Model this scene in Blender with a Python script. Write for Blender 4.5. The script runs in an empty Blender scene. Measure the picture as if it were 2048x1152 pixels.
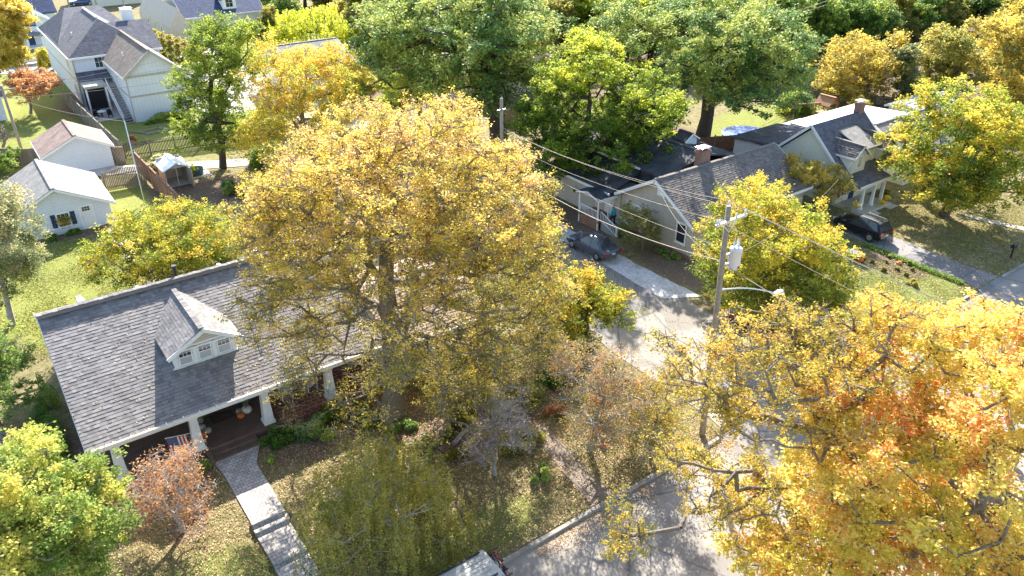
import bpy, math, random
import numpy as np
from mathutils import Vector, Matrix
R = math.radians
# ------------------------------------------------------------------ camera, sky, sun, exposure
S = bpy.context.scene
COL = S.collection
F, TH, YAW, CH = 1565.0, math.atan(876/1565.0), R(54.1), 27.0
fx, fy = math.cos(YAW), math.sin(YAW)
fwd = Vector((fx*math.cos(TH), fy*math.cos(TH), -math.sin(TH)))
rgt = Vector((fy, -fx, 0)); upv = rgt.cross(fwd)
cd = bpy.data.cameras.new("camera"); cam = bpy.data.objects.new("camera", cd); COL.objects.link(cam)
m = Matrix((rgt, upv, -fwd)).transposed().to_4x4(); m.translation = Vector((0, 0, CH)); cam.matrix_world = m
cd.sensor_width = 36; cd.lens = 36*F/2048; cd.clip_end = 2000; cd.clip_start = .1
S.camera = cam
S.render.resolution_x, S.render.resolution_y = 1024, 576
W = bpy.data.worlds.new("World"); S.world = W; W.use_nodes = True
sky = W.node_tree.nodes.new('ShaderNodeTexSky'); sky.sky_type = 'NISHITA'; sky.sun_disc = False
SUN_EL = R(34); SUNV = Vector((.565, .825, 0)).normalized()
sky.sun_elevation = SUN_EL; sky.sun_rotation = math.atan2(SUNV.x, SUNV.y)
bg = W.node_tree.nodes['Background']; bg.inputs[1].default_value = .125
W.node_tree.links.new(sky.outputs[0], bg.inputs[0])
sd = bpy.data.lights.new('sun', 'SUN'); so = bpy.data.objects.new('sun', sd); COL.objects.link(so)
sd.energy = 5.0; sd.angle = R(.6); sd.color = (1, .95, .87)
sdir = Vector((SUNV.x*math.cos(SUN_EL), SUNV.y*math.cos(SUN_EL), math.sin(SUN_EL)))
so.rotation_euler = sdir.to_track_quat('Z', 'Y').to_euler(); so.location = (40, 60, 90)
S.view_settings.view_transform = 'Standard'; S.view_settings.look = 'None'
S.view_settings.exposure = 1.78; S.view_settings.gamma = 1.0
S.cycles.max_bounces = 8; S.cycles.diffuse_bounces = 4; S.cycles.transmission_bounces = 4
rng = np.random.RandomState(7); random.seed(7)

# ------------------------------------------------------------------ helpers
def tag(o, label=None, cat=None, group=None, kind=None):
    if label: o['label'] = label
    if cat: o['category'] = cat
    if group: o['group'] = group
    if kind: o['kind'] = kind
    return o
def root(name, loc, label, cat, group=None, rz=0):
    o = bpy.data.objects.new(name, None); COL.objects.link(o); o.location = loc; o.rotation_euler = (0, 0, rz)
    o.empty_display_size = .2
    return tag(o, label, cat, group)
def wloc(o):
    v = Vector((0, 0, 0))
    while o is not None: v = v+o.location; o = o.parent
    return v
class MB:
    def __init__(s): s.v = []; s.f = []; s.m = []
    def face(s, pts, mi=0):
        n = len(s.v); s.v += [tuple(p) for p in pts]; s.f.append(tuple(range(n, n+len(pts)))); s.m.append(mi); return s
    def mesh(s, vs, fs, mi=0):
        n = len(s.v); s.v += [tuple(p) for p in vs]; s.f += [tuple(i+n for i in f) for f in fs]; s.m += [mi]*len(fs); return s
    def hexa(s, p, mi=0):  # 8 pts: bottom 4 ccw, top 4
        return s.mesh(p, [(3, 2, 1, 0), (4, 5, 6, 7), (0, 1, 5, 4), (1, 2, 6, 5), (2, 3, 7, 6), (3, 0, 4, 7)], mi)
    def box(s, x0, x1, y0, y1, z0, z1, mi=0):
        return s.hexa([(x0, y0, z0), (x1, y0, z0), (x1, y1, z0), (x0, y1, z0), (x0, y0, z1), (x1, y0, z1), (x1, y1, z1), (x0, y1, z1)], mi)
    def taper(s, cx, cy, z0, z1, w0, w1, d0=None, d1=None, mi=0):
        d0 = d0 or w0; d1 = d1 or w1
        return s.hexa([(cx-w0/2, cy-d0/2, z0), (cx+w0/2, cy-d0/2, z0), (cx+w0/2, cy+d0/2, z0), (cx-w0/2, cy+d0/2, z0),
                       (cx-w1/2, cy-d1/2, z1), (cx+w1/2, cy-d1/2, z1), (cx+w1/2, cy+d1/2, z1), (cx-w1/2, cy+d1/2, z1)], mi)
    def slab(s, a, b, c, d, t, mi=0):  # four corners of the top face, thickness t down
        q = [Vector(p) for p in (a, b, c, d)]
        lo = [p-Vector((0, 0, t)) for p in q]
        return s.hexa(lo+q, mi)
    def tube(s, p0, p1, r0, r1=None, k=8, mi=0, cap=True):
        r1 = r0 if r1 is None else r1
        p0 = Vector(p0); p1 = Vector(p1); d = (p1-p0).normalized()
        a = d.orthogonal().normalized(); b = d.cross(a)
        vs = []
        for p, r in ((p0, r0), (p1, r1)):
            for i in range(k):
                t = 2*math.pi*i/k; vs.append(p+(a*math.cos(t)+b*math.sin(t))*r)
        fs = [(i, (i+1) % k, k+(i+1) % k, k+i) for i in range(k)]
        if cap: fs += [tuple(range(k-1, -1, -1)), tuple(range(k, 2*k))]
        return s.mesh(vs, fs, mi)
    def path(s, pts, r, k=6, mi=0):
        for a, b in zip(pts[:-1], pts[1:]): s.tube(a, b, r, r, k, mi, False)
        return s
    def lathe(s, c, prof, k=16, mi=0, rib=0, ribn=0):
        n = len(prof); vs = []
        for (r, z) in prof:
            for i in range(k):
                t = 2*math.pi*i/k; rr = r*(1+rib*math.cos(ribn*t)) if rib else r
                vs.append((c[0]+rr*math.cos(t), c[1]+rr*math.sin(t), c[2]+z))
        fs = []
        for j in range(n-1):
            for i in range(k): fs.append((j*k+i, j*k+(i+1) % k, (j+1)*k+(i+1) % k, (j+1)*k+i))
        fs += [tuple(range(k-1, -1, -1)), tuple(range((n-1)*k, n*k))]
        return s.mesh(vs, fs, mi)
    def bar(s, p0, p1, w, h, mi=0):  # box beam between two points
        p0 = Vector(p0); p1 = Vector(p1); d = (p1-p0).normalized()
        a = Vector((-d.y, d.x, 0)); a = a.normalized() if a.length > 1e-4 else Vector((1, 0, 0)); b = d.cross(a)
        q = []
        for p in (p0, p1): q += [p-a*w/2-b*h/2, p+a*w/2-b*h/2, p+a*w/2+b*h/2, p-a*w/2+b*h/2]
        return s.hexa(q, mi)
def fb(mb, side, pl, u0, u1, z0, z1, w0, w1, mi=0):
    if side == 'S': mb.box(u0, u1, pl-w1, pl-w0, z0, z1, mi)
    elif side == 'N': mb.box(u0, u1, pl+w0, pl+w1, z0, z1, mi)
    elif side == 'W': mb.box(pl-w1, pl-w0, u0, u1, z0, z1, mi)
    else: mb.box(pl+w0, pl+w1, u0, u1, z0, z1, mi)
def obj(name, mb, mat, parent=None, smooth=False, label=None, cat=None, group=None, kind=None, loc=None):
    off = wloc(parent) if parent is not None else (Vector(loc) if loc is not None else Vector((0, 0, 0)))
    me = bpy.data.meshes.new(name)
    vs = np.array([tuple(p) for p in mb.v], float).reshape(-1, 3)-np.array(off)
    me.from_pydata(vs.tolist(), [], mb.f)
    mats = mat if isinstance(mat, (list, tuple)) else [mat]
    for mm in mats: me.materials.append(mm)
    if len(mats) > 1: me.polygons.foreach_set('material_index', mb.m)
    me.update()
    uv = me.uv_layers.new(name='UVMap'); data = np.zeros((len(me.loops), 2), np.float32)
    for p in me.polygons:
        n = p.normal
        u = Vector((-n.y, n.x, 0))
        u = u.normalized() if u.length > .05 else Vector((1, 0, 0))
        w = n.cross(u)
        for li in p.loop_indices:
            co = Vector(vs[me.loops[li].vertex_index])+off
            data[li] = (co.dot(u), co.dot(w))
    uv.data.foreach_set('uv', data.ravel())
    if smooth: me.polygons.foreach_set('use_smooth', [True]*len(me.polygons))
    o = bpy.data.objects.new(name, me); COL.objects.link(o)
    if parent is not None: o.parent = parent
    elif loc is not None: o.location = loc
    return tag(o, label, cat, group, kind)
def dup(o, loc=None, rz=None, label=None, sc=None, parent=None):
    c = o.copy(); COL.objects.link(c)
    if parent is not None: c.parent = parent
    if loc is not None: c.location = loc
    if rz is not None: c.rotation_euler = (0, 0, rz)
    if sc is not None: c.scale = sc
    if label: c['label'] = label
    for ch in list(o.children): dup(ch, parent=c)
    return c
def arr_mesh(name, V, nq, mat, parent=None, off=(0, 0, 0), attr=None, k=4, F=None):
    """mesh from a vertex array; faces are consecutive k-gons or the index array F"""
    me = bpy.data.meshes.new(name); V = (V-np.array(off)).astype(np.float32)
    if F is None: idx = np.arange(nq*k, dtype=np.int32)
    else: idx = F.astype(np.int32).ravel(); nq = len(idx)//k
    me.vertices.add(len(V)); me.vertices.foreach_set('co', V.ravel())
    me.loops.add(nq*k); me.loops.foreach_set('vertex_index', idx)
    me.polygons.add(nq); me.polygons.foreach_set('loop_start', np.arange(0, nq*k, k, dtype=np.int32))
    me.update(calc_edges=True)
    if attr is not None:
        a = me.attributes.new('tone', 'FLOAT', 'FACE'); a.data.foreach_set('value', attr.astype(np.float32))
    me.materials.append(mat)
    o = bpy.data.objects.new(name, me); COL.objects.link(o)
    if parent is not None: o.parent = parent
    return o

# ------------------------------------------------------------------ materials
def newmat(name):
    m = bpy.data.materials.new(name); m.use_nodes = True
    nt = m.node_tree; return m, nt, nt.nodes['Principled BSDF']
def N(nt, t, **kw):
    n = nt.nodes.new(t)
    for k, v in kw.items(): setattr(n, k, v)
    return n
def ramp(nt, fac, stops):
    r = N(nt, 'ShaderNodeValToRGB'); nt.links.new(fac, r.inputs[0])
    e = r.color_ramp.elements
    while len(e) < len(stops): e.new(.5)
    for i, (p, c) in enumerate(stops): e[i].position = p; e[i].color = (*c, 1)
    return r.outputs[0]
def mixc(nt, f, a, b, mode='MIX'):
    n = N(nt, 'ShaderNodeMix', data_type='RGBA', blend_type=mode)
    for i, v in ((0, f), (6, a), (7, b)):
        if hasattr(v, 'node'): nt.links.new(v, n.inputs[i])
        elif i == 0: n.inputs[0].default_value = v
        else: n.inputs[i].default_value = (*v, 1)
    return n.outputs[2]
def noise(nt, sc, detail=4, rough=.6, co='Object'):
    tc = N(nt, 'ShaderNodeTexCoord'); n = N(nt, 'ShaderNodeTexNoise')
    n.inputs['Scale'].default_value = sc; n.inputs['Detail'].default_value = detail; n.inputs['Roughness'].default_value = rough
    nt.links.new(tc.outputs[co], n.inputs['Vector']); return n.outputs[0]
def bump(nt, b, h, st=.3, dist=.02):
    n = N(nt, 'ShaderNodeBump'); n.inputs['Strength'].default_value = st; n.inputs['Distance'].default_value = dist
    nt.links.new(h, n.inputs['Height']); nt.links.new(n.outputs[0], b.inputs['Normal'])
def plain(name, col, rough=.8, var=.25, sc=3, metal=0, bmp=.15, spec=.3, dirt=None):
    m, nt, b = newmat(name)
    d = tuple(c*(1-var) for c in col); l = tuple(min(1, c*(1+var)) for c in col)
    n1 = noise(nt, sc, 6, .65)
    c = ramp(nt, n1, [(.3, d), (.7, l)])
    if dirt:
        n2 = noise(nt, sc*.17, 5, .7); f = N(nt, 'ShaderNodeMapRange'); f.inputs[1].default_value = .5; f.inputs[2].default_value = .75
        nt.links.new(n2, f.inputs[0]); c = mixc(nt, f.outputs[0], c, dirt)
    nt.links.new(c, b.inputs['Base Color']); b.inputs['Roughness'].default_value = rough; b.inputs['Metallic'].default_value = metal
    b.inputs['Specular IOR Level'].default_value = spec
    if bmp: bump(nt, b, noise(nt, sc*8, 3), bmp, .01)
    return m
def bricks(name, c1, c2, mort, w, h, ms=.012, rough=.85, bst=.4, var=.35, swap=False, mortar_rows_only=False, spec=.25, stain=None, offset=.5):
    m, nt, b = newmat(name)
    tc = N(nt, 'ShaderNodeTexCoord'); src = tc.outputs['UV']
    if swap:
        sx = N(nt, 'ShaderNodeSeparateXYZ'); cx = N(nt, 'ShaderNodeCombineXYZ'); nt.links.new(src, sx.inputs[0])
        nt.links.new(sx.outputs[0], cx.inputs[1]); nt.links.new(sx.outputs[1], cx.inputs[0]); src = cx.outputs[0]
    bt = N(nt, 'ShaderNodeTexBrick'); nt.links.new(src, bt.inputs['Vector'])
    bt.inputs['Scale'].default_value = 1; bt.inputs['Brick Width'].default_value = w; bt.inputs['Row Height'].default_value = h
    bt.inputs['Mortar Size'].default_value = ms; bt.inputs['Mortar Smooth'].default_value = .2; bt.offset = offset
    bt.inputs['Color1'].default_value = (*c1, 1); bt.inputs['Color2'].default_value = (*c2, 1); bt.inputs['Mortar'].default_value = (*mort, 1)
    g = noise(nt, 1.3, 6, .7); c = mixc(nt, var, bt.outputs[0], ramp(nt, g, [(.3, (.25,)*3), (.7, (.95,)*3)]), 'OVERLAY')
    if stain:
        f = ramp(nt, noise(nt, .35, 4, .7), [(.52, (0, 0, 0)), (.72, (.8,)*3)]); c = mixc(nt, f, c, stain)
    nt.links.new(c, b.inputs['Base Color']); b.inputs['Roughness'].default_value = rough
    b.inputs['Specular IOR Level'].default_value = spec
    inv = N(nt, 'ShaderNodeMath', operation='SUBTRACT'); inv.inputs[0].default_value = 1; nt.links.new(bt.outputs['Fac'], inv.inputs[1])
    bump(nt, b, inv.outputs[0], bst, .015)
    return m
def leafmat(name, stops, trans=.6, rough=.6, br=1.38):
    stops = [(p, tuple(min(.88, c*br) for c in col)) for p, col in stops]
    m, nt, b = newmat(name)
    at = N(nt, 'ShaderNodeAttribute', attribute_name='tone')
    c = ramp(nt, at.outputs['Fac'], stops)
    nt.links.new(c, b.inputs['Base Color']); b.inputs['Roughness'].default_value = rough; b.inputs['Specular IOR Level'].default_value = .18
    tr = N(nt, 'ShaderNodeBsdfTranslucent')
    tcol = mixc(nt, 1.0, c, (1.0, .93, .68), 'MULTIPLY'); gm = N(nt, 'ShaderNodeGamma'); gm.inputs[1].default_value = .8
    nt.links.new(tcol, gm.inputs[0]); nt.links.new(gm.outputs[0], tr.inputs[0])
    mx = N(nt, 'ShaderNodeMixShader'); mx.inputs[0].default_value = trans
    nt.links.new(b.outputs[0], mx.inputs[1]); nt.links.new(tr.outputs[0], mx.inputs[2])
    nt.links.new(mx.outputs[0], nt.nodes['Material Output'].inputs[0])
    return m
def glassy(name, col=(.03, .035, .04), rough=.08):
    m, nt, b = newmat(name); b.inputs['Base Color'].default_value = (*col, 1); b.inputs['Roughness'].default_value = rough
    b.inputs['Specular IOR Level'].default_value = .8; return m
def paint(name, col, rough=.25, metal=.3, coat=.6):
    m, nt, b = newmat(name); b.inputs['Base Color'].default_value = (*col, 1); b.inputs['Roughness'].default_value = rough
    b.inputs['Metallic'].default_value = metal; b.inputs['Coat Weight'].default_value = coat
    nt.links.new(ramp(nt, noise(nt, 5, 4), [(.3, tuple(c*.85 for c in col)), (.7, col)]), b.inputs['Base Color']); return m
M = {}
M['white'] = plain('white_paint', (.78, .77, .74), .6, .06, 2, dirt=(.55, .54, .5))
M['offwhite'] = bricks('white_siding', (.7, .72, .75), (.67, .69, .72), (.35, .35, .35), 4, .15, .008, .6, .3, .12)
M['board'] = bricks('board_and_batten', (.66, .69, .73), (.64, .67, .71), (.5, .5, .5), 6, .4, .012, .6, .3, .1, swap=True)
M['greysiding'] = bricks('grey_siding', (.56, .5, .42), (.54, .48, .4), (.18, .16, .13), 5, .14, .012, .7, .5, .12)
M['cream'] = bricks('cream_siding', (.72, .7, .58), (.7, .68, .56), (.4, .38, .3), 5, .14, .008, .6, .3, .12)
M['beige'] = bricks('beige_siding', (.62, .54, .42), (.6, .52, .4), (.3, .26, .2), 5, .14, .01, .7, .3, .12)
M['trim'] = plain('white_trim', (.8, .79, .76), .5, .05, 3)
M['tantrim'] = plain('tan_trim', (.42, .39, .33), .6, .1, 3)
M['roof_near'] = bricks('weathered_grey_shingle', (.3, .265, .24), (.22, .195, .18), (.1, .095, .1), .31, .21, .01, .9, .3, .5, stain=(.2, .18, .165))
def tabs(name, lo, hi):
    m, nt, b = newmat(name); g = N(nt, 'ShaderNodeNewGeometry')
    c = ramp(nt, g.outputs['Random Per Island'], [(0, lo), (.5, tuple((x+y)/2 for x, y in zip(lo, hi))), (1, hi)])
    c = mixc(nt, .3, c, ramp(nt, noise(nt, .7, 6, .7), [(.3, (.3,)*3), (.7, (.75,)*3)]), 'OVERLAY'); c = mixc(nt, .3, c, ramp(nt, noise(nt, 40, 3, .8), [(.3, (.2,)*3), (.7, (.8,)*3)]), 'OVERLAY')
    nt.links.new(c, b.inputs['Base Color']); b.inputs['Roughness'].default_value = .95; b.inputs['Specular IOR Level'].default_value = .12; return m
M['tab_near'] = tabs('near_laminated_tabs', (.16, .15, .145), (.26, .24, .228)); M['tab_brown'] = tabs('brown_laminated_tabs', (.135, .118, .105), (.21, .183, .162)); M['tab_dark'] = tabs('charcoal_laminated_tabs', (.09, .08, .08), (.19, .17, .16)); M['tab_tan'] = tabs('tan_laminated_tabs', (.32, .24, .19), (.48, .37, .3))
M['roof_dark'] = bricks('charcoal_shingle', (.135, .135, .155), (.09, .09, .11), (.04, .04, .05), .32, .16, .01, .85, .4, .5)
M['roof_brown'] = bricks('brown_grey_shingle', (.24, .2, .17), (.18, .15, .13), (.04, .035, .03), .32, .2, .016, .9, .6, .5)
M['roof_tan'] = bricks('tan_shingle', (.28, .2, .165), (.22, .16, .135), (.15, .11, .1), .32, .2, .012, .9, .4, .4)
M['roof_silver'] = bricks('silver_grey_shingle', (.25, .235, .22), (.2, .19, .18), (.17, .16, .155), .32, .2, .012, .9, .4, .4)
M['roof_blue'] = bricks('blue_black_shingle', (.06, .09, .17), (.035, .05, .11), (.02, .03, .05), .32, .2, .012, .8, .4, .4)
M['roof_old'] = plain('old_dark_roofing', (.055, .06, .07), .85, .5, 1.2, dirt=(.14, .12, .1))
M['metal_roof'] = plain('white_metal_roof', (.78, .8, .82), .35, .05, 2, .1)
M['glass'] = glassy('window_glass'); M['glassblind'] = glassy('window_with_blind', (.45, .46, .46), .2)
M['brick'] = bricks('red_brown_brick', (.3, .14, .1), (.22, .11, .09), (.3, .27, .24), .22, .075, .01, .9, .5, .35)
M['porchbrick'] = bricks('brown_porch_brick', (.16, .1, .075), (.12, .08, .06), (.09, .07, .06), .22, .1, .008, .9, .4, .3)
M['redtile'] = bricks('red_tile', (.26, .08, .055), (.2, .07, .05), (.4, .3, .25), .4, .3, .02, .7, .3, .3, offset=.3)
M['paver'] = bricks('stone_paver', (.46, .42, .38), (.33, .3, .28), (.13, .12, .11), .28, .2, .013, .9, .5, .4)
M['kerbstone'] = plain('stained_kerb_concrete', (.3, .27, .235), .9, .25, 3, dirt=(.17, .14, .11))
M['concrete'] = plain('concrete', (.5, .46, .41), .9, .1, 1.5, dirt=(.36, .33, .29))
M['wood'] = bricks('weathered_wood', (.32, .24, .17), (.24, .185, .135), (.05, .04, .03), 9, .14, .014, .9, .5, .5, swap=True)
M['redwood'] = bricks('reddish_wood', (.3, .16, .1), (.24, .13, .085), (.05, .03, .02), 9, .14, .014, .9, .5, .5, swap=True)
M['greywood'] = bricks('grey_wood', (.24, .22, .19), (.16, .15, .13), (.02, .02, .02), 9, .15, .028, .9, .5, .5, swap=True)
M['deck'] = plain('grey_deck_wood', (.32, .3, .28), .8, .2, 4)
M['pole'] = plain('pole_wood', (.3, .25, .19), .9, .3, 6)
M['steel'] = plain('galvanised_steel', (.62, .64, .66), .35, .08, 5, .7)
M['can'] = plain('transformer_paint', (.66, .68, .7), .4, .06, 4, .1)
M['rust'] = plain('rust', (.3, .13, .06), .9, .4, 9)
M['wire'] = plain('wire_aluminium', (.3, .27, .23), .5, .1, 2, .3)
M['porcelain'] = plain('porcelain', (.7, .72, .72), .2, .05, 5)
M['black'] = plain('black_plastic', (.02, .02, .022), .5, .2, 5)
M['tyre'] = plain('tyre_rubber', (.025, .025, .025), .85, .2, 8)
M['rim'] = plain('alloy_rim', (.5, .5, .52), .3, .05, 5, .8)
M['navy'] = plain('navy_paint', (.025, .05, .11), .5, .1, 5)
M['brown'] = plain('brown_door', (.13, .06, .035), .5, .3, 5)
M['bark'] = plain('grey_brown_bark', (.2, .165, .13), .95, .4, 5, bmp=.5)
M['darkbark'] = plain('dark_bark', (.085, .068, .055), .95, .4, 5, bmp=.5)
M['palebark'] = plain('pale_bark', (.3, .275, .25), .9, .3, 6, bmp=.4)
M['mulch'] = plain('mulch', (.075, .052, .04), .95, .5, 9)
M['orange'] = plain('pumpkin_orange', (.6, .14, .025), .5, .15, 6); M['ghost'] = plain('white_pumpkin', (.62, .58, .5), .5, .12, 6)
M['sage'] = plain('grey_green_pumpkin', (.35, .36, .3), .5, .15, 6); M['stem'] = plain('pumpkin_stem', (.16, .13, .06), .8, .3, 8)
M['terracotta'] = plain('terracotta', (.4, .16, .09), .8, .2, 5)
M['red_light'] = paint('tail_light_red', (.4, .01, .01), .2, 0); M['lamp'] = paint('headlight', (.7, .7, .7), .1, .2)
M['blueplastic'] = plain('blue_plastic', (.03, .12, .45), .4, .1, 4); M['cedar'] = plain('cedar', (.4, .19, .09), .7, .25, 6)
M['bluebin'] = plain('slate_blue_steel', (.1, .18, .26), .5, .2, 4)
# leaf palettes
G1, G2, G3 = (.04, .09, .018), (.09, .165, .03), (.24, .33, .05)
LM = {
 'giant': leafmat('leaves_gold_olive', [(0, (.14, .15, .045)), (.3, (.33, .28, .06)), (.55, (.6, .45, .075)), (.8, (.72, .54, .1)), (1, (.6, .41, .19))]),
 'gold': leafmat('leaves_gold', [(0, (.2, .22, .04)), (.35, (.46, .39, .07)), (.7, (.72, .55, .12)), (1, (.72, .5, .2))]),
 'open': leafmat('leaves_yellow_ochre', [(0, (.15, .17, .035)), (.4, (.36, .3, .05)), (.75, (.56, .42, .065)), (1, (.5, .31, .12))]),
 'maple': leafmat('leaves_orange_yellow', [(0, (.24, .27, .04)), (.25, (.5, .42, .06)), (.5, (.8, .54, .12)), (.75, (.85, .48, .14)), (.92, (.8, .3, .08)), (1, (.7, .16, .06))], .5, .42),
 'green': leafmat('leaves_green', [(0, (.05, .11, .02)), (.5, (.12, .21, .035)), (1, (.34, .4, .07))], .35),
 'dark': leafmat('leaves_dark_green', [(0, (.05, .11, .035)), (.45, (.15, .24, .055)), (1, (.4, .42, .09))], .3),
 'lime': leafmat('leaves_lime', [(0, (.07, .13, .02)), (.4, (.2, .28, .03)), (1, (.6, .58, .05))]),
 'yg': leafmat('leaves_yellow_green', [(0, (.06, .12, .02)), (.4, (.2, .25, .03)), (.75, (.5, .46, .05)), (1, (.65, .42, .06))]),
 'rust': leafmat('leaves_rust', [(0, (.26, .13, .07)), (.5, (.46, .24, .13)), (1, (.62, .34, .15))]),
 'brick': leafmat('leaves_dull_red', [(0, (.12, .15, .04)), (.4, (.26, .22, .07)), (.75, (.42, .26, .11)), (1, (.5, .24, .12))]),
 'olive': leafmat('leaves_olive', [(0, (.08, .1, .025)), (.5, (.18, .2, .045)), (1, (.38, .33, .08))]),
 'silver': leafmat('leaves_silver_green', [(0, (.09, .13, .06)), (.5, (.22, .26, .13)), (1, (.5, .44, .24))]),
 'willow': leafmat('leaves_acid_yellow', [(0, (.25, .32, .02)), (1, (.7, .72, .05))]),
 'ygcool': leafmat('leaves_fresh_green', [(0, (.07, .14, .04)), (.4, (.2, .29, .07)), (.75, (.44, .47, .11)), (1, (.62, .54, .15))]),
 'mum': leafmat('petals_yellow', [(0, (.7, .5, .02)), (1, (.8, .65, .05))], .2),
 'litter': leafmat('fallen_leaf', [(0, (.14, .08, .04)), (.4, (.3, .19, .1)), (.75, (.45, .3, .17)), (1, (.55, .42, .2))], .1, .7),
 'grass': leafmat('grass_blade', [(0, (.045, .07, .015)), (.5, (.12, .15, .03)), (1, (.26, .24, .07))], .3, .6),
 'twig': leafmat('bare_twigs', [(0, (.16, .11, .1)), (1, (.36, .25, .2))], .1),
 'straw': leafmat('dry_grass', [(0, (.2, .2, .08)), (1, (.5, .46, .22))], .3),
}
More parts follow.
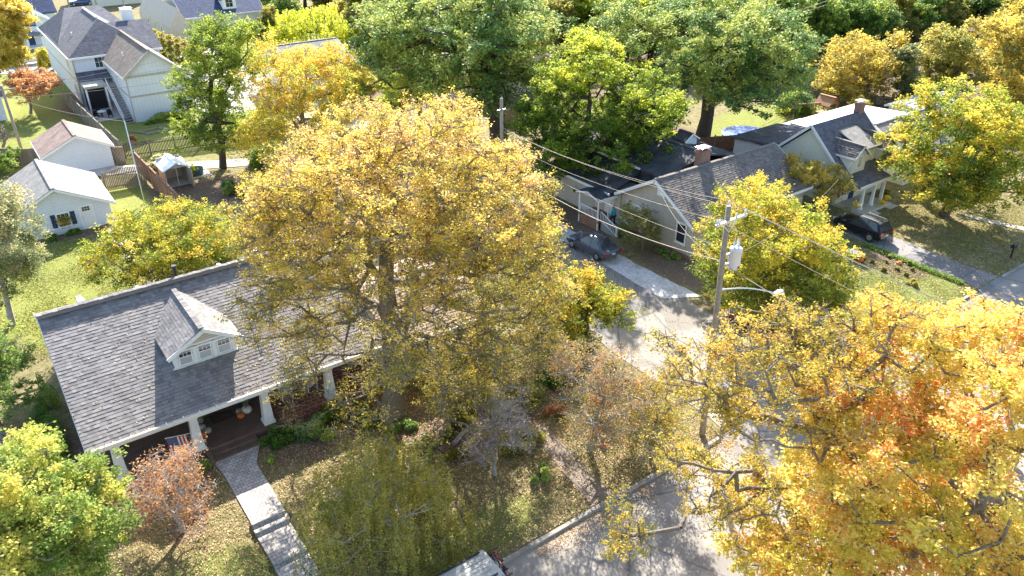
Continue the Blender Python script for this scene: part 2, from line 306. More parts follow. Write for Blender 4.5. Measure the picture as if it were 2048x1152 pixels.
TREE={
"giant":((14.11,30.3,0.6),[(15.22,29.5,14.51,3.66),(12.39,31.54,13.19,3.39),(18.06,27.44,12.7,3.19),(10.83,32.68,10.67,2.57),(13.73,30.58,11.44,1.85),(17.65,27.74,10.67,1.87),(12.1,31.76,7.96,1.94),(19.55,26.37,10.67,2.11),(10.91,32.62,14.62,1.44),(10.01,33.27,13.19,1.47),(19.17,26.64,14.86,1.33),(20.27,25.84,13.19,1.13),(20.67,25.55,11.44,0.88),(13.56,30.7,16.23,1.62),(17.08,28.16,16.45,1.73),(16.03,28.92,12.45,1.83),(12.11,31.75,15.78,1.09),(20.91,25.38,9.07,0.96),(10.26,33.09,9.07,1.43),(18.97,26.79,7.68,2.07),(14.25,26.5,10.71,1.3),(17.94,27.53,5.06,1.76),(20.25,25.86,7.68,1.34),(10.23,30.64,5.24,1.01),(11.66,29.61,3.76,0.98),(13.4,27.11,8.14,1.13),(10.32,31.81,6.02,1.34),(13.21,29.72,5.13,1.72),(17.16,28.1,6.24,1.98),(14.84,27.3,8.59,1.83),(17.77,26.42,3.93,1.37),(9.11,31.45,8.86,1.03),(15.74,27.89,3.62,1.25)]),
"open":((26.0,7.4,0.2),[(17.65,13.44,11.7,1.53),(19.23,12.3,12.99,1.78),(21.17,10.9,12.4,1.97),(22.37,10.03,13.76,1.36),(18.77,12.63,10.13,1.2),(16.71,14.12,12.5,0.57),(20.71,11.23,10.13,1.37),(18.45,12.87,6.57,1.46),(15.87,14.73,5.2,1.12),(19.99,11.75,7.18,1.08),(16.99,13.92,8.12,0.8)]),
"maple":((27.5,4.5,0.2),[(22.59,8.05,12.67,2.32),(24.03,7.01,13.41,1.83),(21.07,9.16,10.69,2.26),(23.5,7.39,8.55,2.85),(20.37,9.66,8.55,1.68),(19.55,10.26,5.73,1.77),(22.02,8.46,5.49,2.84),(25.27,6.11,5.73,2.65),(19.17,10.53,4.21,1.45),(20.18,9.8,12.09,0.94)]),
"behindmaple":((38.0,9.5,0.2),[(34.55,11.99,8.04,1.24),(35.95,10.98,8.31,1.35),(33.45,12.8,7.23,1.14)]),
"frontleft":((-3.43,27.27,0.5),[(-1.76,26.06,7.92,1.63),(-0.74,25.33,6.87,1.49),(-2.23,26.41,5.4,1.97),(-0.89,25.43,4.89,1.36),(-3.16,27.08,7.34,2.08)]),
"rust":((2.84,28.88,0.6),[(2.62,29.04,3.47,1.53),(1.57,29.8,2.46,1.25),(3.54,28.38,4.31,1.01),(1.05,30.18,0.66,0.84),(3.47,28.42,2.31,0.91)]),
"weep":((10.24,22.93,0.4),[(9.73,23.31,3.21,2.32),(8.35,24.31,1.16,1.74),(10.43,22.8,0.55,1.76),(11.45,22.06,3.5,1.47),(9.67,23.35,4.88,1.24),(7.82,24.69,2.93,1.06),(12.24,21.49,1.46,1.08)]),
"yardtree":((20.92,27.67,0.5),[(20.69,27.84,2.52,1.35),(19.49,28.7,3.33,1.2),(21.75,27.07,4.13,1.19),(20.02,28.32,0.84,1.24)]),
"yardtree2":((16.64,28.12,0.5),[(16.48,28.23,2.47,1.16),(15.69,28.8,3.42,0.89),(17.34,27.61,3.42,0.89)]),
"yardtree3":((23.66,20.73,0.4),[(23.44,20.89,3.56,1.22),(24.33,20.25,4.76,0.96),(23.39,20.93,1.38,1.13),(24.36,20.23,2.01,1.0)]),
"dogwood":((21.19,22.52,0.4),[(21.01,22.65,5.06,1.68),(22.21,21.79,4.47,1.81),(21.32,22.43,2.33,1.74),(22.95,21.25,2.01,1.49),(20.03,23.37,5.64,1.07)]),
"bare":((16.18,23.76,0.5),[(16.21,23.75,3.59,1.28),(16.78,23.33,4.75,1.03),(15.62,24.17,2.38,1.07),(17.16,23.06,2.99,0.94)]),
"corner":((27.8,30.23,0.1),[(27.35,30.56,3.51,1.86),(26.02,31.52,3.34,1.81),(28.83,29.48,3.17,1.45),(27.05,30.77,1.57,1.47),(25.51,31.89,4.71,1.34)]),
"slim":((27.31,34.05,0.2),[(26.48,34.65,4.25,1.73),(27.09,34.21,5.99,1.17),(25.98,35.02,2.45,1.44)]),
"street":((39.23,25.62,0.1),[(38.19,26.38,7.27,2.75),(40.12,24.98,5.91,3.1),(36.93,27.29,5.22,2.65),(39.49,25.43,3.09,3.19),(41.45,24.02,3.81,2.21),(36.65,27.49,3.09,1.59),(36.8,27.39,8.59,0.9)]),
"lawnmaple":((64.93,27.65,0.1),[(64.57,27.92,7.97,4.36),(62.6,29.34,5.05,3.04),(66.63,26.42,3.33,3.7),(64.06,28.28,2.89,3.09),(67.02,26.14,7.15,3.19),(68.16,25.31,-0.27,2.53),(63.0,29.05,1.55,1.67)]),
"farright":((98.0,34.0,0.2),[(93.32,37.39,7.91,3.73),(92.95,37.65,4.16,3.0),(93.52,37.24,10.49,3.68),(90.96,39.09,10.49,2.36),(95.22,36.01,3.06,2.74)]),
"crape":((7.93,50.45,0.6),[(8.64,49.93,5.43,2.41),(6.75,51.3,5.07,2.26),(10.66,48.47,5.07,2.42),(5.56,52.16,4.35,1.3),(9.32,49.44,3.25,1.8),(11.81,47.63,3.99,1.47),(7.39,50.84,2.88,1.65)]),
"silver":((-0.94,52.95,0.6),[(0.41,51.97,6.93,1.73),(-0.53,52.65,4.22,1.84),(0.48,51.92,5.25,1.37),(-0.33,52.51,8.23,2.06),(0.55,51.87,8.87,1.17)]),
"leftedge":((-2.82,42.05,0.6),[(-1.7,41.24,4.12,1.26),(-1.98,41.44,2.24,1.16),(-1.8,41.31,5.33,1.24)]),
"topleft":((3.2,112.0,0.2),[(8.0,108.52,11.48,1.92),(7.67,108.76,8.74,1.95),(6.32,109.74,6.21,1.86),(8.0,108.53,6.32,0.81)]),
"orange":((7.05,105.17,0.2),[(7.87,104.57,3.58,2.17),(9.3,103.54,4.15,1.25),(7.29,104.99,4.43,1.42)]),
"tall":((19.46,74.48,0.2),[(20.96,73.4,12.2,2.9),(20.06,74.04,8.64,2.74),(22.16,72.52,10.45,2.26),(18.66,75.06,6.8,2.32),(20.19,73.95,4.42,2.82),(17.52,75.88,4.42,1.88),(23.24,71.74,13.07,1.33),(19.65,74.34,13.07,1.55),(17.92,75.6,9.1,1.14)]),
"gold":((25.7,68.31,0.2),[(25.96,68.11,9.88,3.12),(23.52,69.88,7.63,2.72),(27.81,66.78,10.32,2.67),(28.62,66.19,7.17,2.27),(25.52,68.43,5.78,3.21),(23.6,69.83,11.19,1.77),(29.54,65.52,9.43,1.79),(22.31,70.76,3.89,2.79),(27.16,67.25,3.41,2.33)]),
"willow":((41.0,118.0,0.2),[(44.23,115.66,4.48,2.95),(47.28,113.45,5.19,2.94),(49.57,111.8,4.13,2.22),(42.65,116.81,3.77,1.85)]),
"bigoak":((45.4,64.86,0.2),[(39.56,69.08,12.57,4.86),(43.89,65.95,12.1,5.37),(47.45,63.38,11.63,4.4),(36.63,71.21,9.71,3.47),(39.75,68.94,7.75,3.01),(42.99,66.6,7.25,3.52),(47.06,63.65,8.24,3.0),(36.05,71.63,13.04,2.91),(45.48,64.8,14.87,3.83),(43.33,66.35,3.67,2.57)]),
"lime":((40.71,73.44,0.2),[(40.5,73.59,5.14,2.4),(42.64,72.04,4.6,2.41),(38.75,74.86,4.6,1.6)]),
"twin":((42.21,50.2,0.2),[(43.88,48.99,12.31,2.67),(41.61,50.63,9.85,3.14),(47.4,46.44,9.43,3.15),(44.45,48.57,6.85,3.63),(48.26,45.82,6.85,2.78),(41.36,50.81,5.53,2.59),(46.31,47.23,4.63,2.61),(39.6,52.08,6.85,1.71),(43.9,48.97,3.26,1.76)]),
"eastoak":((61.8,52.0,0.2),[(61.49,52.23,11.78,5.33),(65.41,49.39,11.78,4.36),(57.96,54.78,11.78,3.39),(64.34,50.16,7.45,4.48),(60.71,52.79,7.45,2.99),(67.43,47.92,8.43,2.47),(68.05,47.48,3.9,2.29),(65.64,49.22,3.39,2.3),(61.81,51.99,4.42,2.28),(54.74,57.11,13.18,2.88)]),
"grayshrubtree":((39.84,37.89,0.1),[(39.68,38.01,2.63,1.21),(38.86,38.6,3.45,0.75),(40.21,37.62,1.59,0.95),(38.79,38.65,2.0,0.83)]),
"bluehousetree":((56.65,33.9,0.1),[(55.43,34.79,3.68,1.44),(56.9,33.72,2.8,1.66),(54.31,35.6,4.55,1.02),(57.43,33.34,3.68,1.03)]),
"rustwood":((89.94,51.03,0.2),[(88.45,52.11,5.88,3.25),(87.41,52.86,3.53,2.99),(88.31,52.21,1.12,2.42),(91.21,50.11,6.45,2.35),(85.81,54.02,2.93,1.8),(90.58,50.56,4.71,2.67),(90.05,50.95,2.33,2.41),(86.16,53.77,5.29,1.48)]),
"olivewood":((98.39,46.26,0.2),[(96.97,47.29,6.8,3.27),(99.42,45.51,4.45,2.4),(96.63,47.54,3.85,2.71),(96.02,47.97,2.04,1.83)]),
"greycypress":((94.13,48.0,0.2),[(90.11,47.2,6.83,1.26),(90.6,46.85,4.85,1.5),(90.77,46.72,2.82,1.52),(90.87,46.65,1.65,1.29)]),
"backyellow":((118.0,62.0,0.2),[(114.63,64.44,3.81,1.85),(112.84,65.74,3.81,1.48)]),
"playyellow":((83.17,47.2,0.2),[(82.82,47.46,2.21,0.9),(82.49,47.69,1.47,0.68)]),
"sapling":((76.85,52.72,0.2),[(76.72,52.81,1.13,0.51)]),
"greenleft":((1.78,85.62,0.2),[(2.3,85.24,1.45,1.18),(1.59,85.76,0.2,1.19)]),
"baretree":((3.07,92.59,0.2),[(3.41,92.34,1.52,0.71),(3.3,92.43,2.2,0.61)]),
"treestreet":((90.3,62.35,0.2),[(90.18,62.44,1.84,1.05),(89.47,62.95,3.13,0.91),(90.35,62.32,4.4,0.78)]),
"treestreet2":((89.37,59.95,0.2),[(89.39,59.94,4.33,1.27),(89.47,59.88,3.08,1.02)]),
"graysideconifer":((42.34,49.67,0.2),[(41.87,50.01,4.3,1.73),(43.35,48.94,2.46,1.54),(40.85,50.75,2.93,1.53)]),
}
# ------------------------------------------------------------------ ground, street, paths
def sst(t): t = np.clip(t, 0, 1); return t*t*(3-2*t)
def gh(x, y):
    x = np.asarray(x, float); y = np.asarray(y, float)
    lot = sst((y-19.7)/7.3)*(1-sst((x-21)/5))*(1-sst((y-66)/8))
    z = np.where(y > 19.6, .12+.48*lot, np.where(y < 8.1, .1, -.04))
    inwalk = (x > 5.2) & (x < 7.2) & (y > 19.6) & (y < 27.3)
    wz = np.where(y < 25.0, .1, np.where(y < 27.15, .24, .42))
    return np.where(inwalk, np.minimum(z, wz), z)
def G(x, y): return float(gh(x, y))
def blob(x, y, cx, cy, rx, ry, s=.35, rot=0):
    dx = x-cx; dy = y-cy
    if rot: c, q = math.cos(rot), math.sin(rot); dx, dy = dx*c+dy*q, -dx*q+dy*c
    return np.clip((1-np.sqrt((dx/rx)**2+(dy/ry)**2))/s, 0, 1)
xs = np.unique(np.concatenate([np.arange(-14, 44, .35), np.arange(44, 100, .8), np.arange(100, 200, 3), np.arange(200, 901, 70), np.arange(-14, -60, -3), np.arange(-60, -700, -80.)]))
ys = np.unique(np.concatenate([[19.58, 19.62, 8.08, 8.12, 24.98, 25.02, 27.13, 27.17], np.arange(7, 66, .35), np.arange(66, 100, .8), np.arange(100, 210, 3), np.arange(210, 1000, 70), np.arange(7, -60, -4), np.arange(-60, -700, -80.)]))
GX, GY = np.meshgrid(xs, ys); V = np.stack([GX, GY, gh(GX, GY)], -1).reshape(-1, 3)
nx, ny = len(xs), len(ys); ii = (np.arange(ny-1)[:, None]*nx+np.arange(nx-1)[None]).ravel()
FQ = np.stack([ii, ii+1, ii+nx+1, ii+nx], 1)
X, Y = V[:, 0], V[:, 1]
dirt = np.zeros(len(V))
for a in [(-1.6, 36, 3.0, 7, .5), (12, 31.5, 6, 2.4, .5), (17.5, 28, 6.5, 3.6, .6), (3, 28.9, 1.1, 1.1, .4), (2.5, 32, 4, 1.3, .4), (23, 30.5, 4, 5, .8),
          (40, 34, 2.6, 6, .6), (41, 31, 4, 3, .9), (17, 68, 5, 6, .5), (14.5, 71, 3.2, 3, .5), (39, 45, 3, 5, .5), (46, 58, 9, 9, .8), (62, 56, 5, 4, .8), (53.3, 24.9, 1.9, 2.6, .35),
          (5.2, 65.2, 4.5, .8, .3), (13, 106, 5, 12, 1), (56, 46, 9, 6, .6), (40, 27, 6, 4, .8), (23.5, 23.5, 3, 2.5, 1), (98, 48, 14, 6, .5), (21, 60, 7, 4, .7), (90, 85, 60, 22, .3), (130, 60, 40, 40, .3)]:
    dirt = np.maximum(dirt, blob(X, Y, *a))
green = np.zeros(len(V))
for a in [(3, 56, 6.5, 10.5, .5), (49, 22.5, 7.5, 4.2, .5), (22, 88, 9, 6, .6), (9.5, 97, 7, 9, .5), (75, 52, 14, 8, .6), (13, 21.3, 7, 2, .9), (3, 24, 6, 4, .7), (30, 34, 3.5, 5, .7), (9.5, 71, 2.5, 5, .5), (14, 150, 25, 25, .4), (40, 100, 18, 22, .5), (60, 80, 20, 12, .6)]:
    green = np.maximum(green, blob(X, Y, *a))
yel = np.zeros(len(V))
for a in [(3, 56, 6.5, 10.5, .5), (9.5, 72, 3, 5, .5), (75, 52, 14, 8, .6), (6, 92, 8, 9, .5), (30, 110, 60, 40, .5)]: yel = np.maximum(yel, blob(X, Y, *a))
mg, nt, b = newmat('lawn')
ga = N(nt, 'ShaderNodeAttribute', attribute_name='green'); da = N(nt, 'ShaderNodeAttribute', attribute_name='dirt'); ya = N(nt, 'ShaderNodeAttribute', attribute_name='yel')
n1 = noise(nt, .5, 8, .75); n2 = noise(nt, 9, 6, .8); n3 = noise(nt, 2.2, 6, .7)
grass = ramp(nt, n3, [(.3, (.11, .1, .045)), (.5, (.2, .17, .08)), (.7, (.33, .26, .15))])
lush = ramp(nt, n2, [(.3, (.1, .13, .03)), (.5, (.17, .19, .05)), (.7, (.27, .25, .09))])
gold = ramp(nt, noise(nt, 3.5, 8, .85), [(.3, (.12, .155, .03)), (.5, (.2, .22, .05)), (.7, (.32, .29, .1))])
brown = ramp(nt, n2, [(.3, (.07, .05, .035)), (.5, (.16, .115, .08)), (.72, (.34, .25, .18))])
def addn(v, k):
    a = N(nt, 'ShaderNodeMath', operation='MULTIPLY_ADD'); nt.links.new(n1, a.inputs[0]); a.inputs[1].default_value = k
    s_ = N(nt, 'ShaderNodeMath', operation='SUBTRACT'); nt.links.new(v, s_.inputs[0]); s_.inputs[1].default_value = k*.5
    nt.links.new(s_.outputs[0], a.inputs[2]); return ramp(nt, a.outputs[0], [(.25, (0,)*3), (.6, (1,)*3)])
c = mixc(nt, addn(ga.outputs['Fac'], .9), grass, lush); c = mixc(nt, addn(ya.outputs['Fac'], .5), c, gold)
c = mixc(nt, addn(da.outputs['Fac'], .9), c, brown)
c = mixc(nt, .5, c, ramp(nt, noise(nt, 30, 3, .8), [(.3, (.2,)*3), (.7, (.85,)*3)]), 'OVERLAY')
nt.links.new(c, b.inputs['Base Color']); b.inputs['Roughness'].default_value = .95; b.inputs['Specular IOR Level'].default_value = .1
bump(nt, b, n2, .8, .06)
go = arr_mesh('ground', V, 0, mg, F=FQ); tag(go, kind='structure')
for nme, av in (('green', green), ('dirt', dirt), ('yel', yel)):
    a = go.data.attributes.new(nme, 'FLOAT', 'POINT'); a.data.foreach_set('value', av.astype(np.float32))
go.data.polygons.foreach_set('use_smooth', [True]*len(go.data.polygons))

def drape(name, c4, dz, mat, n=20, m_=20, rag=0, flat=None, kind='structure', label=None, cat=None):
    c4 = [np.array(c, float) for c in c4]; r_ = np.random.RandomState(len(name)*7+n)
    u = np.linspace(0, 1, n+1); v = np.linspace(0, 1, m_+1); P = []
    rg = [np.convolve(r_.normal(0, rag, n+9), np.ones(3)/3, 'same')[:n+1] for _ in range(2)] if rag else None
    for vi in v:
        for k, ui in enumerate(u):
            p = c4[0]*(1-ui)*(1-vi)+c4[1]*ui*(1-vi)+c4[2]*ui*vi+c4[3]*(1-ui)*vi
            if rag:
                d = (c4[3]-c4[0]); d = d/np.linalg.norm(d)
                p = p+d*(rg[0][k]*(1-vi)+rg[1][k]*vi)
            P.append(p)
    P = np.array(P); z = gh(P[:, 0], P[:, 1])+dz if flat is None else np.full(len(P), flat)
    i0 = (np.arange(m_)[:, None]*(n+1)+np.arange(n)[None]).ravel()
    mb = MB(); mb.mesh(np.c_[P, z].tolist(), np.stack([i0, i0+1, i0+n+2, i0+n+1], 1).tolist())
    return obj(name, mb, mat, kind=kind, label=label, cat=cat)
# asphalt with cracks and patches
def asphalt(name, base, light):
    m, nt, b = newmat(name)
    c = ramp(nt, noise(nt, .6, 8, .7), [(.3, base), (.7, light)])
    c = mixc(nt, .35, c, ramp(nt, noise(nt, 45, 3, .8), [(.3, (.2,)*3), (.7, (.8,)*3)]), 'OVERLAY')
    tc = N(nt, 'ShaderNodeTexCoord'); vo = N(nt, 'ShaderNodeTexVoronoi', feature='DISTANCE_TO_EDGE'); vo.inputs['Scale'].default_value = .22
    dn = N(nt, 'ShaderNodeTexNoise'); dn.inputs['Scale'].default_value = 1.2; dn.inputs['Detail'].default_value = 6
    mp = mixc(nt, .12, tc.outputs['Object'], dn.outputs['Color']); nt.links.new(tc.outputs['Object'], dn.inputs['Vector']); nt.links.new(mp, vo.inputs['Vector'])
    f = ramp(nt, vo.outputs['Distance'], [(0, (.75,)*3), (.012, (0,)*3)])
    c = mixc(nt, ramp(nt, noise(nt, .16, 3, .5), [(.52, (0,)*3), (.54, (.55,)*3)]), c, tuple(v*.72 for v in base)); c = mixc(nt, ramp(nt, noise(nt, .9, 2, .4), [(.66, (0,)*3), (.74, (.5,)*3)]), c, tuple(v*.5 for v in base))
    c = mixc(nt, f, c, (.08, .075, .07)); nt.links.new(c, b.inputs['Base Color'])
    b.inputs['Roughness'].default_value = .9; b.inputs['Specular IOR Level'].default_value = .2; bump(nt, b, noise(nt, 60, 3), .3, .01); return m
M['street'] = asphalt('street_asphalt', (.25, .222, .193), (.335, .302, .266))
M['walkdark'] = bricks('shaded_littered_walk_slabs', (.22, .18, .15), (.17, .14, .12), (.05, .04, .03), 1.5, 1.6, .02, .95, .4, .5, stain=(.11, .08, .06))  # slab colours darkened to carry tree shade as well as leaf litter
M['drive'] = asphalt('driveway_asphalt', (.2, .19, .185), (.28, .265, .25))
M['gravel'] = plain('pale_gravel', (.52, .5, .49), .95, .3, 5, bmp=1, dirt=(.3, .27, .22))
mb = MB(); mb.box(-300, 400, 8.1, 19.42, -.5, 0); obj('street', mb, M['street'], kind='structure')
def kerb(x0, x1, y0, y1):
    mb = MB(); x = x0; r_ = random.Random(int(x0))
    while x < x1-.01:
        e = min(x+3, x1); j = r_.uniform(-.01, .01); mb.box(x+.01, e-.01, y0+j, y1+j, -.3, .14+r_.uniform(-.012, .012)); x = e
    obj('kerb', mb, M['kerbstone'], kind='structure')
kerb(-60, 27.6, 19.42, 19.62); kerb(37.6, 54, 19.42, 19.62); kerb(57.8, 160, 19.42, 19.62); kerb(-60, 160, 7.9, 8.1)
def ramp_sheet(name, x0, x1, y0, mat, flare=.8):
    mb = MB(); mb.mesh([(x0-flare, 19.2, .006), (x1+flare, 19.2, .006), (x1+flare*.3, 19.9, .15), (x0-flare*.3, 19.9, .15), (x0, y0, .15), (x1, y0, .15)], [(0, 1, 2, 3), (3, 2, 5, 4)])
    obj(name, mb, mat, kind='structure')
ramp_sheet('side_street_mouth', 28.4, 36.8, 21, M['street'])
ramp_sheet('driveway_mouth', 54.8, 57.4, 20.6, M['drive'], .5)
drape('side_street', [(28.4, 21), (36.8, 21), (36.8, 32.8), (28.4, 29)], .03, M['street'], 12, 20)
drape('side_lane', [(28.4, 29), (36.8, 32.8), (37.5, 42), (31.2, 42)], .03, M['drive'], 12, 20)
drape('side_lane_far', [(31.2, 42), (37.5, 42), (40, 62), (35, 62)], .03, M['drive'], 8, 12)
drape('gravel_strip', [(36.0, 46), (35.6, 31.6), (37.9, 30.2), (37.6, 46)], .045, M['gravel'], 40, 6, .12)
drape('neighbour_driveway', [(54.8, 20.6), (57.4, 20.6), (57.6, 31.5), (54.9, 31.5)], .03, M['drive'], 6, 14)
drape('far_path', [(66.5, 27.3), (66.2, 25.9), (71, 8.6), (72.3, 8.6)], .03, M['concrete'], 6, 14)
drape('back_alley', [(4, 84.6), (4, 81.6), (24, 72.6), (24.5, 74.6)], .05, M['concrete'], 6, 20)
drape('backyard_path', [(7.0, 64.8), (8.1, 64.8), (8.6, 46.5), (7.3, 46.5)], .03, M['concrete'], 4, 16, 0)
drape('backyard_stone_path', [(3.0, 54.6), (3.35, 54.6), (4.1, 47.5), (2.6, 47.5)], .03, M['paver'], 4, 10)
drape('rear_parking', [(13.5, 50), (20, 50), (21.5, 60), (14.2, 60)], .03, M['drive'], 8, 8)
drape('left_far_driveway', [(-5, 131), (14, 127), (14.5, 134), (-5, 137)], .05, M['concrete'], 6, 6)
drape('white_house_drive', [(23.5, 92), (34, 92), (37, 128), (23.5, 128)], .05, M['concrete'], 8, 12)
drape('rear_court', [(30, 70), (38, 70), (38, 92), (30, 92)], .05, M['concrete'], 8, 12)
drape('far_street', [(88, 66), (91, 58), (96, 78), (90, 86)], .05, M['drive'], 6, 10)
drape('wood_lane', [(122, 44), (130, 44), (142, 62), (133, 66)], .08, M['drive'], 6, 10)
drape('mower_pad', [(62.4, 31.0), (63.7, 31.0), (63.7, 32.0), (62.4, 32.0)], .06, M['concrete'], 3, 3)
drape('front_corner_path', [(18.9, 19.7), (20.2, 19.7), (20.5, 25.5), (19.5, 25.5)], .03, M['walkdark'], 6, 16, .0)

# paver walk with steps: one structure
mb = MB()
mb.hexa([(5.45, 27.35, .1), (7.0, 27.35, .1), (7.05, 31.2, .1), (5.5, 31.2, .1), (5.45, 27.35, .66), (7.0, 27.35, .66), (7.05, 31.2, .68), (5.5, 31.2, .68)])
mb.hexa([(5.5, 31.2, .1), (7.05, 31.2, .1), (7.7, 32.5, .1), (5.35, 32.5, .1), (5.5, 31.2, .68), (7.05, 31.2, .68), (7.7, 32.5, .69), (5.35, 32.5, .69)])
mb.box(5.43, 7.04, 26.95, 27.35, .05, .5); mb.box(5.45, 6.98, 24.95, 26.95, 0, .34); mb.box(5.45, 6.98, 19.64, 24.95, 0, .18)
obj('paver_walk', mb, M['paver'], kind='structure')

# ------------------------------------------------------------------ foliage
def leaves(name, P, size, tone, mat, parent, off, up=.8, asp=.62, seed=0, nrm=None):
    r = np.random.RandomState(seed); n = len(P)
    nn = r.normal(size=(n, 3)); nn[:, 2] = np.abs(nn[:, 2])+up
    nn /= np.linalg.norm(nn, axis=1)[:, None]
    t = r.normal(size=(n, 3)); a = np.cross(nn, t); a /= np.linalg.norm(a, axis=1)[:, None]+1e-9; b = np.cross(nn, a)
    s = (size*r.uniform(.6, 1.35, n))[:, None]*.5
    V = np.stack([P-a*s, P-b*s*asp+nn*s*.2, P+a*s, P+b*s*asp+nn*s*.2], 1).reshape(-1, 3)
    return arr_mesh(name, V, n, mat, parent, off, tone)
def limbs(name, E, mat, parent, off, k=5):
    E = np.array(E, float); p0, p1, r0, r1 = E[:, :3], E[:, 3:6], E[:, 6], E[:, 7]
    d = p1-p0; d /= np.linalg.norm(d, axis=1)[:, None]+1e-9
    t = np.where(np.abs(d[:, 2:3]) < .9, np.array([[0, 0, 1.]]), np.array([[1., 0, 0]]))
    a = np.cross(d, t); a /= np.linalg.norm(a, axis=1)[:, None]; b = np.cross(d, a)
    ang = np.linspace(0, 2*np.pi, k, endpoint=False); n = len(E); V = np.zeros((n, 2*k, 3))
    for i, q in enumerate(ang):
        w = a*math.cos(q)+b*math.sin(q); V[:, i] = p0+w*r0[:, None]; V[:, k+i] = p1+w*r1[:, None]
    f = np.array([[i, (i+1) % k, k+(i+1) % k, k+i] for i in range(k)])
    Fq = (np.arange(n)[:, None, None]*2*k+f[None]).reshape(-1, 4)
    o = arr_mesh(name, V.reshape(-1, 3), 0, mat, parent, off, F=Fq); o.data.polygons.foreach_set('use_smooth', [True]*len(o.data.polygons)); return o
VD = np.array([fx, fy])
def tree(key, name, label, cat, pal, n, ls, group=None, tr=.2, bark='bark', rc=.9, dj=.55, twig=3, seed=1, up=.8, tone=(.15, .85), forkh=.3, dens=1.0, weep=0, zmin=.5, twr=.012, shell=.45, flat=.7, spec=None, tz=.15, kink=.12, lowthin=0):
    base, lobes = spec if spec else TREE[key]
    base = np.array(base, float); L = np.array(lobes, float); r = np.random.RandomState(seed)
    w = L[:, 3]**2; cen = (L[:, :3]*w[:, None]).sum(0)/w.sum(); zlo, zhi = (L[:, 2]-L[:, 3]).min(), (L[:, 2]+L[:, 3]).max()
    Rc = max(np.linalg.norm((L[:, :2]-cen[:2]), axis=1)+L[:, 3])
    C = []
    for l in L:
        k = max(3, int(5*dens*(l[3]/rc)**2))
        d = r.normal(size=(k, 3)); d[:, 2] += .35; d /= np.linalg.norm(d, axis=1)[:, None]
        q = l[:3]+d*(l[3]-rc*.35)*(shell+(1-shell)*r.uniform(0, 1, (k, 1))**.6)*np.array([1, 1, .85])
        off = r.uniform(-1, 1, k)*dj*math.sqrt(max(Rc*Rc-(np.linalg.norm(l[:2]-cen[:2])*.9)**2, l[3]**2))
        q[:, :2] += off[:, None]*VD[None]; q[:, 2] -= np.abs(off)*.18; C.append(q)
    C = np.concatenate(C); C = C[C[:, 2] > base[2]+zmin]
    fork = base.copy(); fork[2] = base[2]+forkh*(zhi-base[2]); fork[:2] += (cen[:2]-base[:2])*.3
    nodes = [base, base*.55+fork*.45+np.r_[r.normal(0, .12, 2), 0], fork]; par = [-1, 0, 1]; plen = [0, 0, 0]
    lead = cen*.6+np.array([fork[0], fork[1], zhi])*.4
    for t in (.3, .6): nodes.append(fork*(1-t)+lead*t+r.normal(0, .25, 3)*min(1, Rc/4)); par.append(len(nodes)-2); plen.append(plen[-1]+.5)
    order = np.argsort(np.linalg.norm(C-fork, axis=1)); leafn = []
    for ci in order:
        c = C[ci]; A = np.array(nodes[2:]); dd = np.linalg.norm(A-c, axis=1)+.25*np.array(plen[2:])+np.maximum(0, A[:, 2]-c[2]-.3)*1.2
        j = int(np.argmin(dd))+2; p = nodes[j]; D = np.linalg.norm(c-p); st = max(1, min(4, int(D/ (rc*1.1))))
        prev = j
        for s_ in range(1, st+1):
            t = s_/st; q = p*(1-t)+c*t
            if s_ < st: q = q+r.normal(0, kink, 3)*D*.6+np.array([0, 0, .10*D*math.sin(math.pi*t)])
            nodes.append(q); par.append(prev); plen.append(plen[prev]+D/st); prev = len(nodes)-1
        leafn.append(prev)
    nn = len(nodes); rad = np.zeros(nn)
    for i in leafn: rad[i] += .012**2.2
    for i in range(nn-1, 0, -1):
        if rad[i] == 0: rad[i] = .012**2.2
        rad[par[i]] += rad[i]
    rad = rad**(1/2.2); rad = np.maximum(rad*(tr/rad[0]), .010)
    A = np.array(nodes); E = []
    for i in range(1, nn):
        p = par[i]; rr0 = rad[p] if p < 3 else min(rad[p], rad[i]*1.35)
        E.append([*A[p], *A[i], rr0*(1.35 if p == 0 else 1), rad[i]])
    if twig:
        for i in leafn:
            for _ in range(twig):
                v = r.normal(size=3); v[2] = abs(v[2])*.5-(.8*weep); v /= np.linalg.norm(v); l_ = rc*r.uniform(.6, 1.15)
                mid = A[i]+v*l_*.5+r.normal(0, .07, 3)*rc; E.append([*A[i], *mid, twr, twr*.7]); E.append([*mid, *(A[i]+v*l_+r.normal(0, .12, 3)*rc), twr*.7, twr*.4])
    ro = root(name, tuple(base), label, cat, group)
    limbs('trunk', E, M[bark], ro, base)
    K = len(C); ct = r.uniform(tone[0], tone[1], K); rs = r.uniform(.6, 1.3, K)*rc; pw = rs**1.5*(1-lowthin*np.clip(1-(C[:, 2]-zlo)/(zhi-zlo)*1.45, 0, 1)); per = r.multinomial(n, pw/pw.sum())
    idx = np.repeat(np.arange(K), per); g = r.normal(size=(n, 3)); g /= np.linalg.norm(g, axis=1)[:, None]; g *= r.uniform(0, 1, (n, 1))**.45
    P = C[idx]+g*rs[idx][:, None]*np.array([1, 1, flat])
    if not weep:
        ns = 8; sc_ = np.random.RandomState(seed+9).normal(size=(K, ns, 3)); sc_ /= np.linalg.norm(sc_, axis=2)[:, :, None]; sc_ *= np.random.RandomState(seed+8).uniform(.35, 1.05, (K, ns, 1))
        q_ = r.randint(0, ns, n); P = C[idx]+sc_[idx, q_]*rs[idx][:, None]*np.array([1, 1, flat])+r.normal(0, .17, (n, 3))*rs[idx][:, None]*np.array([1, 1, .7])
